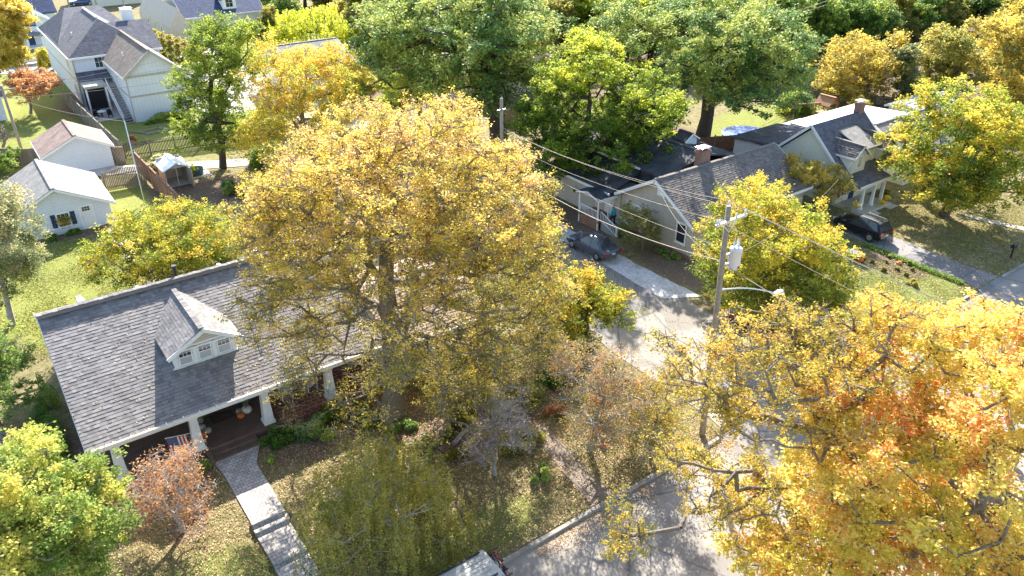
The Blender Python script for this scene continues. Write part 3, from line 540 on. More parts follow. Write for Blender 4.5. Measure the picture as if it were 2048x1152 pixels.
    if weep:
        ns = 9; sid = r.randint(0, ns, n); so_ = np.random.RandomState(seed+5).normal(0, .75*rc, (K, ns, 2)); P = C[idx].copy()
        P[:, :2] += so_[idx, sid]+r.normal(0, .06, (n, 2)); P[:, 2] -= r.uniform(0, 1, n)*weep*rc*2-.3
    mk = P[:, 2] > base[2]+.08; P = P[mk]; idx = idx[mk]
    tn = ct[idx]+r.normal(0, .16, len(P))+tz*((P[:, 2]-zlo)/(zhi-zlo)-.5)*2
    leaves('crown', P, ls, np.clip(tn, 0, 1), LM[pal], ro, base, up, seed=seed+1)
    return ro
def bush(name, label, cat, x, y, rx, ry, h, n, ls, pal, group=None, z=None, seed=3, tone=(.2, .8), rz=0, up=.7, stems=True):
    r = np.random.RandomState(seed); z0 = G(x, y) if z is None else z
    k = max(5, int(rx*ry*h*7)); d = r.normal(size=(k, 3)); d /= np.linalg.norm(d, axis=1)[:, None]; C = d*r.uniform(.35, .8, (k, 1))
    C[:, 2] = np.abs(C[:, 2]); ct = r.uniform(*tone, k); idx = r.randint(0, k, n)
    g = r.normal(size=(n, 3)); g /= np.linalg.norm(g, axis=1)[:, None]; P = C[idx]+g*.33*r.uniform(.2, 1, (n, 1))**.5
    P[:, 2] = np.abs(P[:, 2]); P = P*np.array([rx, ry, h]); C = C*np.array([rx, ry, h])
    if rz: c, s = math.cos(rz), math.sin(rz); P[:, :2] = P[:, :2]@np.array([[c, s], [-s, c]]); C[:, :2] = C[:, :2]@np.array([[c, s], [-s, c]])
    off = np.array([x, y, z0]); ro = root(name, (x, y, z0), label, cat, group)
    if stems: limbs('stems', [[x, y, z0-.05, *(off+c*.85), .02, .006] for c in C], M['darkbark'], ro, off)
    leaves('foliage', P+off, ls, np.clip(ct[idx]+r.normal(0, .15, n), 0, 1), LM[pal], ro, off, up, seed=seed)
    return ro
# ------------------------------------------------------------------ buildings
def window(ro, side, pl, uc, z0, w, h, fr='trim', glass='glass', nx=2, nz=2, shut=None, fw=.09, two=False):
    mb = MB(); u0, u1, z1 = uc-w/2, uc+w/2, z0+h
    for a, b_, c, d in ((u0-fw, u0, z0-fw, z1+fw), (u1, u1+fw, z0-fw, z1+fw), (u0, u1, z1, z1+fw), (u0, u1, z0-fw, z0)): fb(mb, side, pl, a, b_, c, d, 0, .06)
    fb(mb, side, pl, u0-fw-.03, u1+fw+.03, z0-fw-.04, z0-fw, 0, .1)
    if two: fb(mb, side, pl, uc-.04, uc+.04, z0, z1, 0, .055)
    f = obj('window', mb, M[fr], ro)
    mb = MB(); fb(mb, side, pl, u0, u1, z0, z1, 0, .02)
    p = obj('pane', mb, M[glass], f)
    mb = MB()
    for i in range(1, nx): fb(mb, side, pl, u0+w*i/nx-.014, u0+w*i/nx+.014, z0, z1, .02, .04)
    for i in range(1, nz): fb(mb, side, pl, u0, u1, z0+h*i/nz-.016, z0+h*i/nz+.016, .02, .045)
    if mb.v: obj('muntins', mb, M[fr], f)
    if shut:
        for s_ in (-1, 1):
            mb = MB(); c = uc+s_*(w/2+fw+.2); fb(mb, side, pl, c-.17, c+.17, z0-.05, z1+.05, 0, .04)
            for q in range(8): fb(mb, side, pl, c-.13, c+.13, z0+q*h/8, z0+q*h/8+h/16, .04, .055)
            obj('shutter', mb, M[shut], f)
    return f
def door(ro, side, pl, uc, z0, w=.9, h=2.05, mat='white', fr='trim', lites=True):
    mb = MB(); fb(mb, side, pl, uc-w/2, uc+w/2, z0, z0+h, 0, .035)
    for a in (-.22, .22):
        for q, s_ in ((.2, .7), (1.05, .45)): fb(mb, side, pl, uc+a-.15, uc+a+.15, z0+q, z0+q+s_, .035, .05)
    d = obj('door', mb, M[mat], ro)
    mb = MB()
    for a, b_, c, e in ((uc-w/2-.11, uc-w/2, z0, z0+h+.11), (uc+w/2, uc+w/2+.11, z0, z0+h+.11), (uc-w/2, uc+w/2, z0+h, z0+h+.11)): fb(mb, side, pl, a, b_, c, e, 0, .06)
    obj('door_frame', mb, M[fr], d)
    if lites:
        mb = MB()
        for i in range(3):
            for j in range(2): fb(mb, side, pl, uc-.28+i*.19, uc-.28+i*.19+.16, z0+1.55+j*.19, z0+1.71+j*.19, .05, .056)
        obj('pane', mb, M['glass'], d)
    mb = MB(); fb(mb, side, pl, uc-w/2+.06, uc-w/2+.1, z0+.95, z0+1.0, .035, .1)
    obj('handle', mb, M['black'], d); mb = MB(); fb(mb, side, pl, uc-w/2+.06, uc-w/2+.1, z0+1.12, z0+1.17, .035, .07); obj('lock', mb, M['black'], d); return d
def gable_wall(mb, x0, x1, y0, y1, zb, ze, zr, ax, rc=None):
    """closed body with gable ends; ridge along ax ('x' or 'y')"""
    if ax == 'x':
        r = (y0+y1)/2 if rc is None else rc
        v = [(x0, y0, zb), (x1, y0, zb), (x1, y1, zb), (x0, y1, zb), (x0, y0, ze), (x1, y0, ze), (x1, y1, ze), (x0, y1, ze), (x0, r, zr), (x1, r, zr)]
        f = [(0, 1, 5, 4), (2, 3, 7, 6), (1, 2, 6, 9, 5), (3, 0, 4, 8, 7), (4, 5, 9, 8), (6, 7, 8, 9), (3, 2, 1, 0)]
    else:
        r = (x0+x1)/2 if rc is None else rc
        v = [(x0, y0, zb), (x1, y0, zb), (x1, y1, zb), (x0, y1, zb), (x0, y0, ze), (x1, y0, ze), (x1, y1, ze), (x0, y1, ze), (r, y0, zr), (r, y1, zr)]
        f = [(0, 1, 5, 8, 4), (2, 3, 7, 9, 6), (1, 2, 6, 5), (3, 0, 4, 7), (5, 6, 9, 8), (7, 4, 8, 9), (3, 2, 1, 0)]
    return mb.mesh(v, f)
def gable_roof(mb, x0, x1, y0, y1, ze, zr, ax, rc=None, t=.14):
    if ax == 'x':
        r = (y0+y1)/2 if rc is None else rc
        mb.slab((x0, y0, ze), (x1, y0, ze), (x1, r, zr), (x0, r, zr), t); mb.slab((x0, r, zr), (x1, r, zr), (x1, y1, ze), (x0, y1, ze), t)
        mb.box(x0+.003, x1-.003, r-.14, r+.14, zr-.06, zr+.025)
    else:
        r = (x0+x1)/2 if rc is None else rc
        mb.slab((x0, y0, ze), (r, y0, zr), (r, y1, zr), (x0, y1, ze), t); mb.slab((r, y0, zr), (x1, y0, ze), (x1, y1, ze), (r, y1, zr), t)
        mb.box(r-.14, r+.14, y0+.003, y1-.003, zr-.06, zr+.025)
    return mb
def fascia(mb, x0, x1, y0, y1, ze, zr, ax, rc=None, h=.2, d=.03, ends=(1, 1)):
    if ax == 'x':
        r = (y0+y1)/2 if rc is None else rc
        for e, x in zip(ends, (x0-d/2, x1+d/2)):
            if e:
                mb.bar((x, y0, ze-.09), (x, r, zr-.09), d, h); mb.bar((x, r, zr-.09), (x, y1, ze-.09), d, h)
        mb.box(x0, x1, y0-.05, y0-.003, ze-.2, ze+.01); mb.box(x0, x1, y1+.003, y1+.05, ze-.2, ze+.01)
    else:
        r = (x0+x1)/2 if rc is None else rc
        for e, y in zip(ends, (y0-d/2, y1+d/2)):
            if e:
                mb.bar((x0, y, ze-.09), (r, y, zr-.09), d, h); mb.bar((r, y, zr-.09), (x1, y, ze-.09), d, h)
        mb.box(x0-.05, x0-.003, y0, y1, ze-.2, ze+.01); mb.box(x1+.003, x1+.05, y0, y1, ze-.2, ze+.01)
    return mb
def hip_roof(mb, x0, x1, y0, y1, ze, zr, rx0, rx1, ry0, ry1, t=.12):
    b_ = [(x0, y0, ze), (x1, y0, ze), (x1, y1, ze), (x0, y1, ze)]
    if abs(ry0-ry1) < 1e-6:
        v = b_+[(rx0, ry0, zr), (rx1, ry0, zr)]; f = [(0, 1, 5, 4), (1, 2, 5), (2, 3, 4, 5), (3, 0, 4)]
    else:
        v = b_+[(rx0, ry0, zr), (rx0, ry1, zr)]; f = [(0, 1, 4), (1, 2, 5, 4), (2, 3, 5), (3, 0, 4, 5)]
    n = len(v); v += [(p[0], p[1], p[2]-t) for p in b_]; f += [(0, 3, n+3, n), (1, 0, n, n+1), (2, 1, n+1, n+2), (3, 2, n+2, n+3), (n, n+1, n+2, n+3)][0:5]
    f[-5:] = [(0, n, n+1, 1), (1, n+1, n+2, 2), (2, n+2, n+3, 3), (3, n+3, n, 0), (n+3, n+2, n+1, n)]
    return mb.mesh(v, f)
def courses(mb, o, du, dv, LU, LV, row=.21, th=.02, seed=1, clip=None):
    """overlapping laminated shingle tabs on a slope. o origin at the eave, du along the eave, dv up the slope (unit vectors)"""
    r_ = random.Random(seed); o = Vector(o); du = Vector(du).normalized(); dv = Vector(dv).normalized(); n = du.cross(dv)
    if n.z < 0: n = -n
    rows = int(LV/row)
    for k in range(rows+1):
        v0 = k*row; v1 = min(v0+row, LV)
        if v1-v0 < .02: continue
        u0, u1 = (0, LU) if clip is None else clip(v0+.5*row)
        u = u0-r_.uniform(0, .2)
        while u < u1:
            w = r_.choice([.12, .16, .2, .26, .34]); a, b_ = max(u, u0), min(u+w, u1); u += w
            if b_-a < .03: continue
            t = th*r_.choice([.7, .8, 1.2, 1.35])
            p = [o+du*a+dv*v0, o+du*b_+dv*v0, o+du*b_+dv*v1, o+du*a+dv*v1]
            q = [p[0]+n*t, p[1]+n*t, p[2]+n*.003, p[3]+n*.003]
            i = len(mb.v); mb.v += [tuple(x) for x in p[:2]+q]; mb.f += [(i, i+1, i+3, i+2), (i+2, i+3, i+4, i+5)]; mb.m += [0, 0]
    return mb
def chimney(ro, x, y, z0, z1, w=.8, d=.6, mat='brick', cap='steel'):
    mb = MB(); mb.box(x-w/2, x+w/2, y-d/2, y+d/2, z0, z1); mb.box(x-w/2-.05, x+w/2+.05, y-d/2-.05, y+d/2+.05, z1-.25, z1-.1)
    c = obj('chimney', mb, M[mat], ro)
    mb = MB()
    for a in (-1, 1):
        for b_ in (-1, 1): mb.box(x+a*(w/2-.08)-.02, x+a*(w/2-.08)+.02, y+b_*(d/2-.08)-.02, y+b_*(d/2-.08)+.02, z1, z1+.22)
    mb.taper(x, y, z1+.22, z1+.36, w+.1, .1, d+.1, .1); obj('chimney_cap', mb, M[cap], c); return c
def vent(ro, x, y, z, h=.35, r=.05, mat='white'):
    mb = MB(); mb.tube((x, y, z-.1), (x, y, z+h), r); mb.tube((x, y, z+h), (x, y, z+h+.05), r*1.5); return obj('vent_pipe', mb, M[mat], ro)

# near bungalow
B = root('bungalow', (8, 37, .6), 'near bungalow with a big grey shingled roof, one dormer and a deep front porch', 'house')
mb = MB(); gable_wall(mb, .9, 15.5, 36, 46.5, .55, 3.5, 6.2, 'x', 40.9); obj('wall', mb, M['offwhite'], B)
mb = MB(); gable_wall(mb, 15.5, 21.8, 33, 41.2, .5, 3.3, 5.0, 'x', 36.8); obj('wall', mb, M['cream'], B, label='cream side wing wall')
Ln = math.hypot(7.8, 3.08); dvf = (0, 7.8, 3.08)
mb = MB(); mb.slab((.35, 33.1, 3.42), (15.6, 33.1, 3.42), (15.6, 40.9, 6.5), (.35, 40.9, 6.5), .18)
mb.slab((.35, 40.76, 6.76), (15.6, 40.76, 6.76), (15.6, 47.2, 3.75), (.35, 47.2, 3.75), .2)
courses(mb, (.35, 33.1, 3.43), (1, 0, 0), dvf, 15.25, Ln-.02, seed=5)
courses(mb, (15.6, 47.2, 3.76), (-1, 0, 0), (0, -6.44, 3.0), 15.25, 7.05, .21, .012, seed=6)
for i in range(64): mb.box(.36+i*.238, .36+i*.238+.232, 40.73, 41.0, 6.73, 6.785+.012*(i % 3))
rf = obj('roof', mb, M['tab_near'], B)
for x, y, h, rr, mt in ((7.2, 41.3, .75, .09, 'black'), (5.2, 41.5, .12, .06, 'white'), (11.3, 41.0, .5, .07, 'white'), (9.5, 41.2, .15, .07, 'white'), (12.0, 42.5, .4, .3, 'steel')): vent(rf, x, y, 6.76-(y-40.76)*.465, h, rr, mt)
mb = MB(); mb.slab((15.62, 32.45, 3.35), (22.1, 32.45, 3.35), (22.1, 36.8, 5.2), (15.62, 36.8, 5.2), .14); mb.slab((15.62, 36.8, 5.2), (22.1, 36.8, 5.2), (22.1, 41.6, 3.4), (15.62, 41.6, 3.4), .14)
courses(mb, (15.62, 32.45, 3.36), (1, 0, 0), (0, 4.35, 1.85), 6.48, 4.7, .2, seed=8)
obj('roof', mb, M['tab_tan'], B, label='tan shingled roof of the side wing')
mb = MB(); fascia(mb, .35, 15.6, 33.1, 47.6, 3.35, 6.43, 'x', 40.9, .22); mb.bar((.3, 40.9, 6.66), (.3, 47.2, 3.72), .03, .26)
mb.box(.6, 15.5, 33.3, 33.55, 3.02, 3.3); mb.box(.6, 15.5, 33.2, 36, 3.3, 3.34)
mb.bar((22.12, 32.45, 3.25), (22.12, 36.8, 5.1), .03, .2); mb.bar((22.12, 36.8, 5.1), (22.12, 41.6, 3.3), .03, .2); mb.box(15.65, 22.1, 32.40, 32.44, 3.15, 3.36)
obj('fascia', mb, M['trim'], B)
mb = MB(); mb.box(.4, 15.5, 32.93, 32.95, 3.34, 3.46); mb.box(.4, 15.5, 33.03, 33.045, 3.34, 3.46); mb.box(.4, 15.5, 32.95, 33.03, 3.33, 3.35)
for i in range(20): mb.box(.7+i*.78, .74+i*.78, 32.925, 33.12, 3.455, 3.475)
mb.tube((.55, 33, 3.35), (.55, 33.3, .7), .045); obj('gutter', mb, M['trim'], B)
for x in (1.5, 5.05, 8.6, 12.1):
    mb = MB(); mb.taper(x, 33.5, 1.06, 3.02, .5, .34); mb.taper(x, 33.5, .95, 1.2, .6, .58); mb.taper(x, 33.5, 2.92, 3.03, .44, .46); obj('porch_column', mb, M['white'], B)
mb = MB(); mb.box(1.0, 9.2, 33.1, 35.98, .3, 1.05); mb.box(5.4, 7.7, 32.75, 33.1, .3, .92); mb.box(5.4, 7.7, 32.42, 32.75, .3, .76); mb.box(5.2, 5.42, 32.3, 33.1, .3, 1.0)
obj('porch_floor', mb, M['porchbrick'], B)
mb = MB(); mb.box(9.2, 15.4, 33.1, 35.98, .3, 1.048); obj('tile_floor', mb, M['redtile'], B, label='red tiled half of the porch floor')
door(B, 'S', 36, 6.75, 1.06, .95, 1.95, 'brown', 'trim', False)
for u in (4.0, 9.6, 12.6): window(B, 'S', 36, u, 1.7, 1.3, 1.2, nx=2, nz=2)
for a in (5.7, 7.4): mb = MB(); fb(mb, 'S', 36, a, a+.4, 1.1, 2.9, 0, .03); obj('door_side_panel', mb, M['trim'], B)
window(B, 'S', 33, 17.4, 1.6, 1.2, 1.2, nx=1); window(B, 'S', 33, 20, 1.6, 1.0, 1.2, nx=1)
for u in (38.5, 43): window(B, 'W', .9, u, 1.6, 1.0, 1.3)
# dormer
D = obj('dormer', MB().box(5.2, 8.3, 35.77, 39.25, 4.0, 5.28).mesh([(5.2, 35.77, 5.28), (8.3, 35.77, 5.28), (6.75, 35.77, 6.24), (5.2, 40.5, 5.28), (8.3, 40.5, 5.28), (6.75, 40.5, 6.24)], [(0, 1, 2), (0, 2, 5, 3), (1, 4, 5, 2)]), M['trim'], B)
mb = MB(); a1 = (4.92, 35.43, 5.3); top = (6.75, 35.43, 6.42)
mb.slab(a1, top, (6.75, 40.5, 6.42), (4.92, 40.5, 5.3), .13); mb.slab(top, (8.6, 35.43, 5.3), (8.6, 40.5, 5.3), (6.75, 40.5, 6.42), .13)
sl = math.hypot(1.83, 1.12)
courses(mb, (4.92, 35.43, 5.31), (0, 1, 0), (1.83, 0, 1.12), 5.05, sl, .17, .012, 11); courses(mb, (8.6, 35.43, 5.31), (0, 1, 0), (-1.85, 0, 1.12), 5.05, sl, .17, .012, 12)
for i in range(21): mb.box(6.62, 6.88, 35.45+i*.235, 35.45+i*.235+.228, 6.37, 6.46+.01*(i % 2))
obj('dormer_roof', mb, M['tab_near'], D)
mb = MB(); mb.bar((4.9, 35.42, 5.22), (6.75, 35.42, 6.24), .04, .2); mb.bar((6.75, 35.42, 6.34), (8.62, 35.42, 5.22), .04, .2); mb.box(5.1, 8.4, 35.65, 35.77, 4.38, 4.5); mb.box(5.15, 8.35, 35.69, 35.77, 5.3, 5.42)
for u in (5.3, 6.28, 7.22, 8.2): mb.box(u-.1, u+.1, 35.71, 35.77, 4.5, 5.42)
obj('dormer_trim', mb, M['trim'], D)
mb = MB(); mb.mesh([(5.45, 35.74, 5.57), (8.05, 35.74, 5.57), (6.75, 35.74, 6.12)], [(0, 1, 2)]); obj('gable_panel', mb, M['beige'], D)
for u in (5.79, 6.75, 7.71):
    w_ = obj('dormer_window', MB().box(u-.34, u+.34, 35.72, 35.77, 4.52, 4.58).box(u-.34, u-.28, 35.72, 35.77, 4.58, 5.4).box(u+.28, u+.34, 35.72, 35.77, 4.58, 5.4).box(u-.28, u+.28, 35.72, 35.77, 4.96, 5.01), M['trim'], D)
    obj('pane', MB().box(u-.28, u+.28, 35.745, 35.765, 5.01, 5.4), M['glass'], w_); obj('blind', MB().box(u-.28, u+.28, 35.74, 35.765, 4.58, 4.96), M['glassblind'], w_)
    mm_ = MB()
    for q in (-.09, .09): mm_.box(u+q-.012, u+q+.012, 35.73, 35.745, 5.01, 5.4)
    mm_.box(u-.28, u+.28, 35.73, 35.745, 5.19, 5.215); obj('muntins', mm_, M['trim'], w_)

# white garage
g_ = root('white_garage', (4.3, 69.5, .6), 'white garage with silver grey roof, navy shutters and a flower box under its window', 'garage')
obj('wall', gable_wall(MB(), .7, 7.9, 66, 73.3, .4, 2.5, 4.3, 'y', 4.3), M['offwhite'], g_)
obj('roof', gable_roof(MB(), .3, 8.25, 65.6, 73.7, 2.45, 4.5, 'y', 4.3), M['roof_silver'], g_)
obj('fascia', fascia(MB(), .3, 8.25, 65.6, 73.7, 2.42, 4.45, 'y', 4.3, .16), M['trim'], g_)
f = window(g_, 'S', 66, 4.45, 1.25, .8, 1.0, nx=3, nz=3, shut='navy')
door(g_, 'S', 66, 6.15, .55, .85, 1.9, 'white')
obj('gable_vent', MB().box(4.15, 4.45, 65.95, 66.0, 3.85, 4.0), M['steel'], g_)
# tan garage
g_ = root('tan_roof_garage', (8.3, 83.8, .1), 'small pale garage under a tan roof behind the wooden alley fence', 'garage')
obj('wall', gable_wall(MB(), 5.4, 11.1, 81.4, 86.6, 0, 2.2, 3.65, 'y', 8.35), M['offwhite'], g_)
obj('roof', gable_roof(MB(), 5.1, 11.4, 81, 87, 2.25, 3.8, 'y', 8.35), M['roof_tan'], g_)
obj('fascia', fascia(MB(), 5.1, 11.4, 81, 87, 2.22, 3.75, 'y', 8.35, .16), M['trim'], g_)

# two storey white house
g_ = root('two_storey_house', (17.5, 108, .1), 'large two storey white house with dark hipped roofs and an outside wooden stair', 'house')
obj('wall', MB().box(12.75, 22.5, 105.3, 127.6, 0, 5.75), M['offwhite'], g_)
obj('wall', gable_wall(MB(), 16.2, 21.9, 94.7, 105.3, 0, 5.35, 7.65, 'y', 19.05), M['board'], g_, label='white board and batten wall of the rear wing')
mb = MB(); hip_roof(mb, 12.4, 22.8, 112.5, 128, 5.75, 9.0, 15.4, 19.6, 121, 121); obj('roof', mb, M['roof_dark'], g_)
mb = MB(); hip_roof(mb, 12.35, 22.0, 104.95, 122.6, 5.8, 9.15, 17.2, 17.2, 109.7, 118.4); obj('roof', mb, M['roof_dark'], g_)
mb = MB(); mb.slab((17.2, 104.96, 5.82), (22.9, 104.96, 5.82), (22.9, 110.1, 8.5), (17.2, 110.1, 8.5), .14); mb.slab((17.2, 110.1, 8.5), (22.9, 110.1, 8.5), (22.9, 115.2, 5.82), (17.2, 115.2, 5.82), .14); obj('roof', mb, M['roof_dark'], g_)
mb = MB(); gable_roof(mb, 15.85, 22.25, 94.25, 107.8, 5.3, 7.9, 'y', 19.05); w2 = obj('roof', mb, M['roof_brown'], g_, label='lighter shingled roof of the rear wing')
vent(w2, 17.3, 99.5, 6.6, .3)
for x, y in ((14.3, 112), (15.2, 113.5), (14.9, 110.3), (18.5, 107.2)): vent(g_, x, y, 7.1 if y > 108 else 6.9, .35, .07)
mb = MB(); fascia(mb, 15.85, 22.25, 94.25, 107.8, 5.25, 7.85, 'y', 19.05, .26, .05, (1, 0)); mb.box(12.3, 12.36, 104.95, 128, 5.6, 5.83); mb.box(12.35, 22.9, 104.9, 104.95, 5.6, 5.83); mb.box(17.1, 17.3, 110.2, 118.4, 9.1, 9.3)
obj('fascia', mb, M['trim'], g_)
mb = MB(); fb(mb, 'S', 94.7, 16.2, 21.9, 5.05, 5.3, 0, .04); fb(mb, 'S', 94.7, 16.2, 21.9, 2.9, 3.1, 0, .04); fb(mb, 'S', 94.7, 16.1, 16.22, 0, 5.3, 0, .05); fb(mb, 'S', 94.7, 21.8, 21.95, 0, 5.3, 0, .05); fb(mb, 'W', 12.75, 105.3, 127, 2.9, 3.05, 0, .03); fb(mb, 'S', 105.3, 12.7, 12.85, 0, 5.7, 0, .05); fb(mb, 'W', 16.2, 94.7, 105, 2.9, 3.1, 0, .04)
mb.bar((15.86, 94.2, 5.15), (19.05, 94.2, 7.75), .05, .24); mb.bar((19.05, 94.2, 7.75), (22.24, 94.2, 5.15), .05, .24)
obj('band_trim', mb, M['tantrim'], g_)
window(g_, 'S', 105.3, 15.5, 4.4, .8, 1.2, nx=2, nz=2); window(g_, 'W', 12.75, 109.5, 3.9, .8, 1.2); window(g_, 'W', 12.75, 108, .8, .8, 1.4); window(g_, 'W', 16.2, 99.5, 3.7, .5, .7); window(g_, 'S', 94.7, 21.2, 1, .7, 1.6, nx=1)
chimney(g_, 21, 111.8, 7, 9.5, 1.3, 1, 'white', 'trim')
mb = MB(); mb.slab((12.7, 103.1, 3.4), (16.15, 103.1, 3.4), (16.15, 105.25, 4.1), (12.7, 105.25, 4.1), .15); obj('porch_roof', mb, M['roof_dark'], g_)
mb = MB(); mb.slab((12.7, 101.1, 3.3), (15.1, 101.1, 3.3), (15.1, 103.1, 3.4), (12.7, 103.1, 3.4), .3); obj('porch_roof', mb, M['tantrim'], g_)
for x in (12.85, 14.95): obj('porch_post', MB().box(x-.09, x+.09, 101.15, 101.33, 0, 3.1), M['trim'], g_)
obj('porch_black_panel', MB().box(12.8, 15.0, 102.9, 102.95, 0, 3.0), M['black'], g_)  # plain black panel across the porch, set back behind the posts
st = MB(); n_ = 16
for i in range(n_):
    z = 3.0*(1-i/n_); y = 101.2-i*.39; st.box(15.15, 16.1, y-.39, y, z-.05, z); st.box(15.15, 16.1, y-.02, y, z-.19, z-.05)
st.box(15.1, 16.15, 101.2, 103, 2.95, 3.0); s_ = obj('outside_stair', st, M['deck'], g_)
for x in (15.12, 16.12):
    mb = MB(); mb.bar((x, 101.2, 3.95), (x, 95, .95), .05, .09); mb.bar((x, 101.2, 2.9), (x, 95, -.05), .05, .25)
    for i in range(17): y = 101.2-i*.38; z = 3-3*(i/16.3); mb.box(x-.015, x+.015, y-.02, y+.02, z, z+.93)
    obj('railing', mb, M['trim'], s_)
obj('patio', MB().box(12.2, 16.2, 97.5, 105, 0, .16), M['concrete'], g_)
for y0 in (98.6, 103.8):
    mb = MB(); hip_roof(mb, 21.95, 24.6, y0, y0+4.2, 2.7, 3.5, 21.95, 23.3, y0+2.1, y0+2.1, .2); obj('bay_roof', mb, M['roof_dark'], g_)
    obj('garage_bay', MB().box(22.0, 24.0, y0+.3, y0+3.9, 0, 2.6), M['offwhite'], g_)

# grey gabled house
g_ = root('grey_gabled_house', (47, 38.3, .1), 'taupe sided house with brown ridged roof, brick chimney and a white railed side porch', 'house')
obj('wall', gable_wall(MB(), 41.4, 54.6, 34.5, 42.1, 0, 3.05, 5.35, 'x', 38.3), M['greysiding'], g_)
obj('foundation', MB().box(41.35, 54.65, 34.45, 42.15, 0, .45), M['brick'], g_)
mb = MB(); gable_roof(mb, 40.9, 55.0, 34.05, 42.5, 3.1, 5.55, 'x', 38.28); sl = math.hypot(4.23, 2.45)
courses(mb, (40.9, 34.05, 3.11), (1, 0, 0), (0, 4.23, 2.45), 14.1, sl-.1, .19, .02, 21)
obj('roof', mb, M['tab_brown'], g_); obj('fascia', fascia(MB(), 40.9, 55.0, 34.05, 42.5, 3.05, 5.5, 'x', 38.28, .24, .06), M['trim'], g_)
window(g_, 'W', 41.4, 40.7, 1.75, 1.5, .75, nx=2, nz=1, glass='glassblind', fw=.12, two=True); window(g_, 'W', 41.4, 35.6, 1.25, .8, 1.45, nx=1, nz=2, fw=.12)
obj('gable_vent', MB().box(41.3, 41.4, 37.5, 38.3, 4.2, 4.8), M['trim'], g_)
obj('wall', MB().box(41.2, 53.5, 42.1, 50.5, 0, 3.0), M['greysiding'], g_)
mb = MB(); mb.slab((40.4, 42.5, 3.05), (43.9, 42.5, 4.35), (43.9, 50.6, 4.35), (40.4, 50.6, 3.05), .15); obj('roof', mb, M['roof_old'], g_, label='dark low roof of the side wing')
obj('wall', MB().box(43.7, 52, 40.5, 50.3, 3, 4.6), M['roof_old'], g_)
mb = MB(); gable_roof(mb, 43.4, 52.4, 39.6, 50.7, 4.6, 5.7, 'y', 47.9); obj('roof', mb, M['roof_old'], g_, label='dark upper roof behind the ridge')
obj('fascia', MB().box(43.3, 43.38, 42.3, 50.7, 4.5, 4.66), M['trim'], g_); obj('fascia', MB().box(40.3, 40.38, 42.5, 50.6, 2.88, 3.07), M['trim'], g_)
chimney(g_, 46.7, 38.9, 5.0, 6.5, 1.0, .7)
mb = MB(); gable_wall(mb, 49.1, 50.5, 42.9, 44.2, 5.0, 5.6, 6.1, 'y'); d_ = obj('roof_dormer', mb, M['offwhite'], g_); mb = MB(); gable_roof(mb, 48.9, 50.7, 42.75, 44.3, 5.6, 6.15, 'y', t=.06); obj('dormer_roof', mb, M['roof_old'], d_)
mb = MB(); mb.bar((48.9, 42.74, 5.55), (49.8, 42.74, 6.1), .03, .12); mb.bar((49.8, 42.74, 6.1), (50.7, 42.74, 5.55), .03, .12); obj('dormer_trim', mb, M['trim'], d_)
pr_ = obj('side_porch', MB().box(39.3, 41.3, 42.5, 45.0, .75, .9).box(39.35, 39.45, 42.6, 44.9, .1, .75), M['redwood'], g_)
for x, y in ((39.35, 42.6), (39.35, 44.9), (41.2, 44.9), (40.4, 42.55)): mb = MB(); mb.box(x-.05, x+.05, y-.05, y+.05, .1 if x < 39.5 else .9, 2.9 if x < 39.5 or y > 44 else 1.8); obj('porch_post', mb, M['trim'], pr_)
def rails(mb, p, q, zt=.85, n=9):
    p = Vector(p); q = Vector(q); mb.bar(p+Vector((0, 0, zt)), q+Vector((0, 0, zt)), .07, .06); mb.bar(p+Vector((0, 0, .12)), q+Vector((0, 0, .12)), .05, .05)
    for i in range(n+1): c = p.lerp(q, i/n); mb.box(c.x-.016, c.x+.016, c.y-.016, c.y+.016, c.z+.1, c.z+zt)
for a_, b__, n_ in (((39.35, 42.6, .9), (39.35, 44.9, .9), 14), ((39.55, 42.5, .9), (39.7, 40.7, .1), 11), ((40.75, 42.5, .9), (40.9, 40.7, .1), 11)):
    mb = MB(); rails(mb, a_, b__, n=n_)
    if n_ == 11: mb.box(b__[0]-.06, b__[0]+.06, 40.64, 40.76, .1, 1.05)
    obj('railing', mb, M['trim'], pr_)
mb = MB()
for i in range(5): mb.box(39.6, 40.85, 42.5-.36*(i+1), 42.5-.36*i, .1, .88-.16*i)
obj('steps', mb, M['deck'], pr_)
mb = MB(); gable_roof(mb, 39.1, 41.1, 42.35, 45.1, 2.85, 3.25, 'x', t=.07); obj('porch_roof', mb, M['roof_old'], pr_); obj('porch_fascia', fascia(MB(), 39.1, 41.1, 42.35, 45.1, 2.84, 3.22, 'x', h=.1), M['trim'], pr_)
door(g_, 'W', 41.2, 43.3, .92, .8, 1.95, 'white', lites=False)

# cream house with dormers
g_ = root('cream_dormer_house', (63, 37.5, .1), 'cream and pale blue house with dark steep roof, wide front dormers and white columned porch', 'house')
obj('wall', gable_wall(MB(), 59.3, 66.2, 34.3, 41.2, 0, 3.1, 6.1, 'x', 37.8), M['cream'], g_)
mb = MB(); mb.slab((59.0, 33.9, 2.95), (66.6, 33.9, 2.95), (66.6, 37.8, 6.45), (59.0, 37.8, 6.45), .15); mb.slab((59.0, 37.8, 6.45), (66.6, 37.8, 6.45), (66.6, 41.4, 3.2), (59.0, 41.4, 3.2), .15)
mb.slab((59.0, 32.2, 2.55), (63.7, 32.2, 2.55), (63.7, 33.9, 2.95), (59.0, 33.9, 2.95), .12); obj('roof', mb, M['roof_dark'], g_)
mb = MB(); x = 58.97; mb.bar((x, 33.9, 2.9), (x, 37.8, 6.4), .06, .22); mb.bar((x, 37.8, 6.4), (x, 41.4, 3.15), .06, .22); mb.box(59, 63.7, 32.13, 32.2, 2.36, 2.57); mb.bar((66.63, 33.9, 2.9), (66.63, 37.8, 6.4), .06, .2); mb.box(59.2, 63.5, 32.3, 32.45, 2.2, 2.4)
obj('fascia', mb, M['trim'], g_)
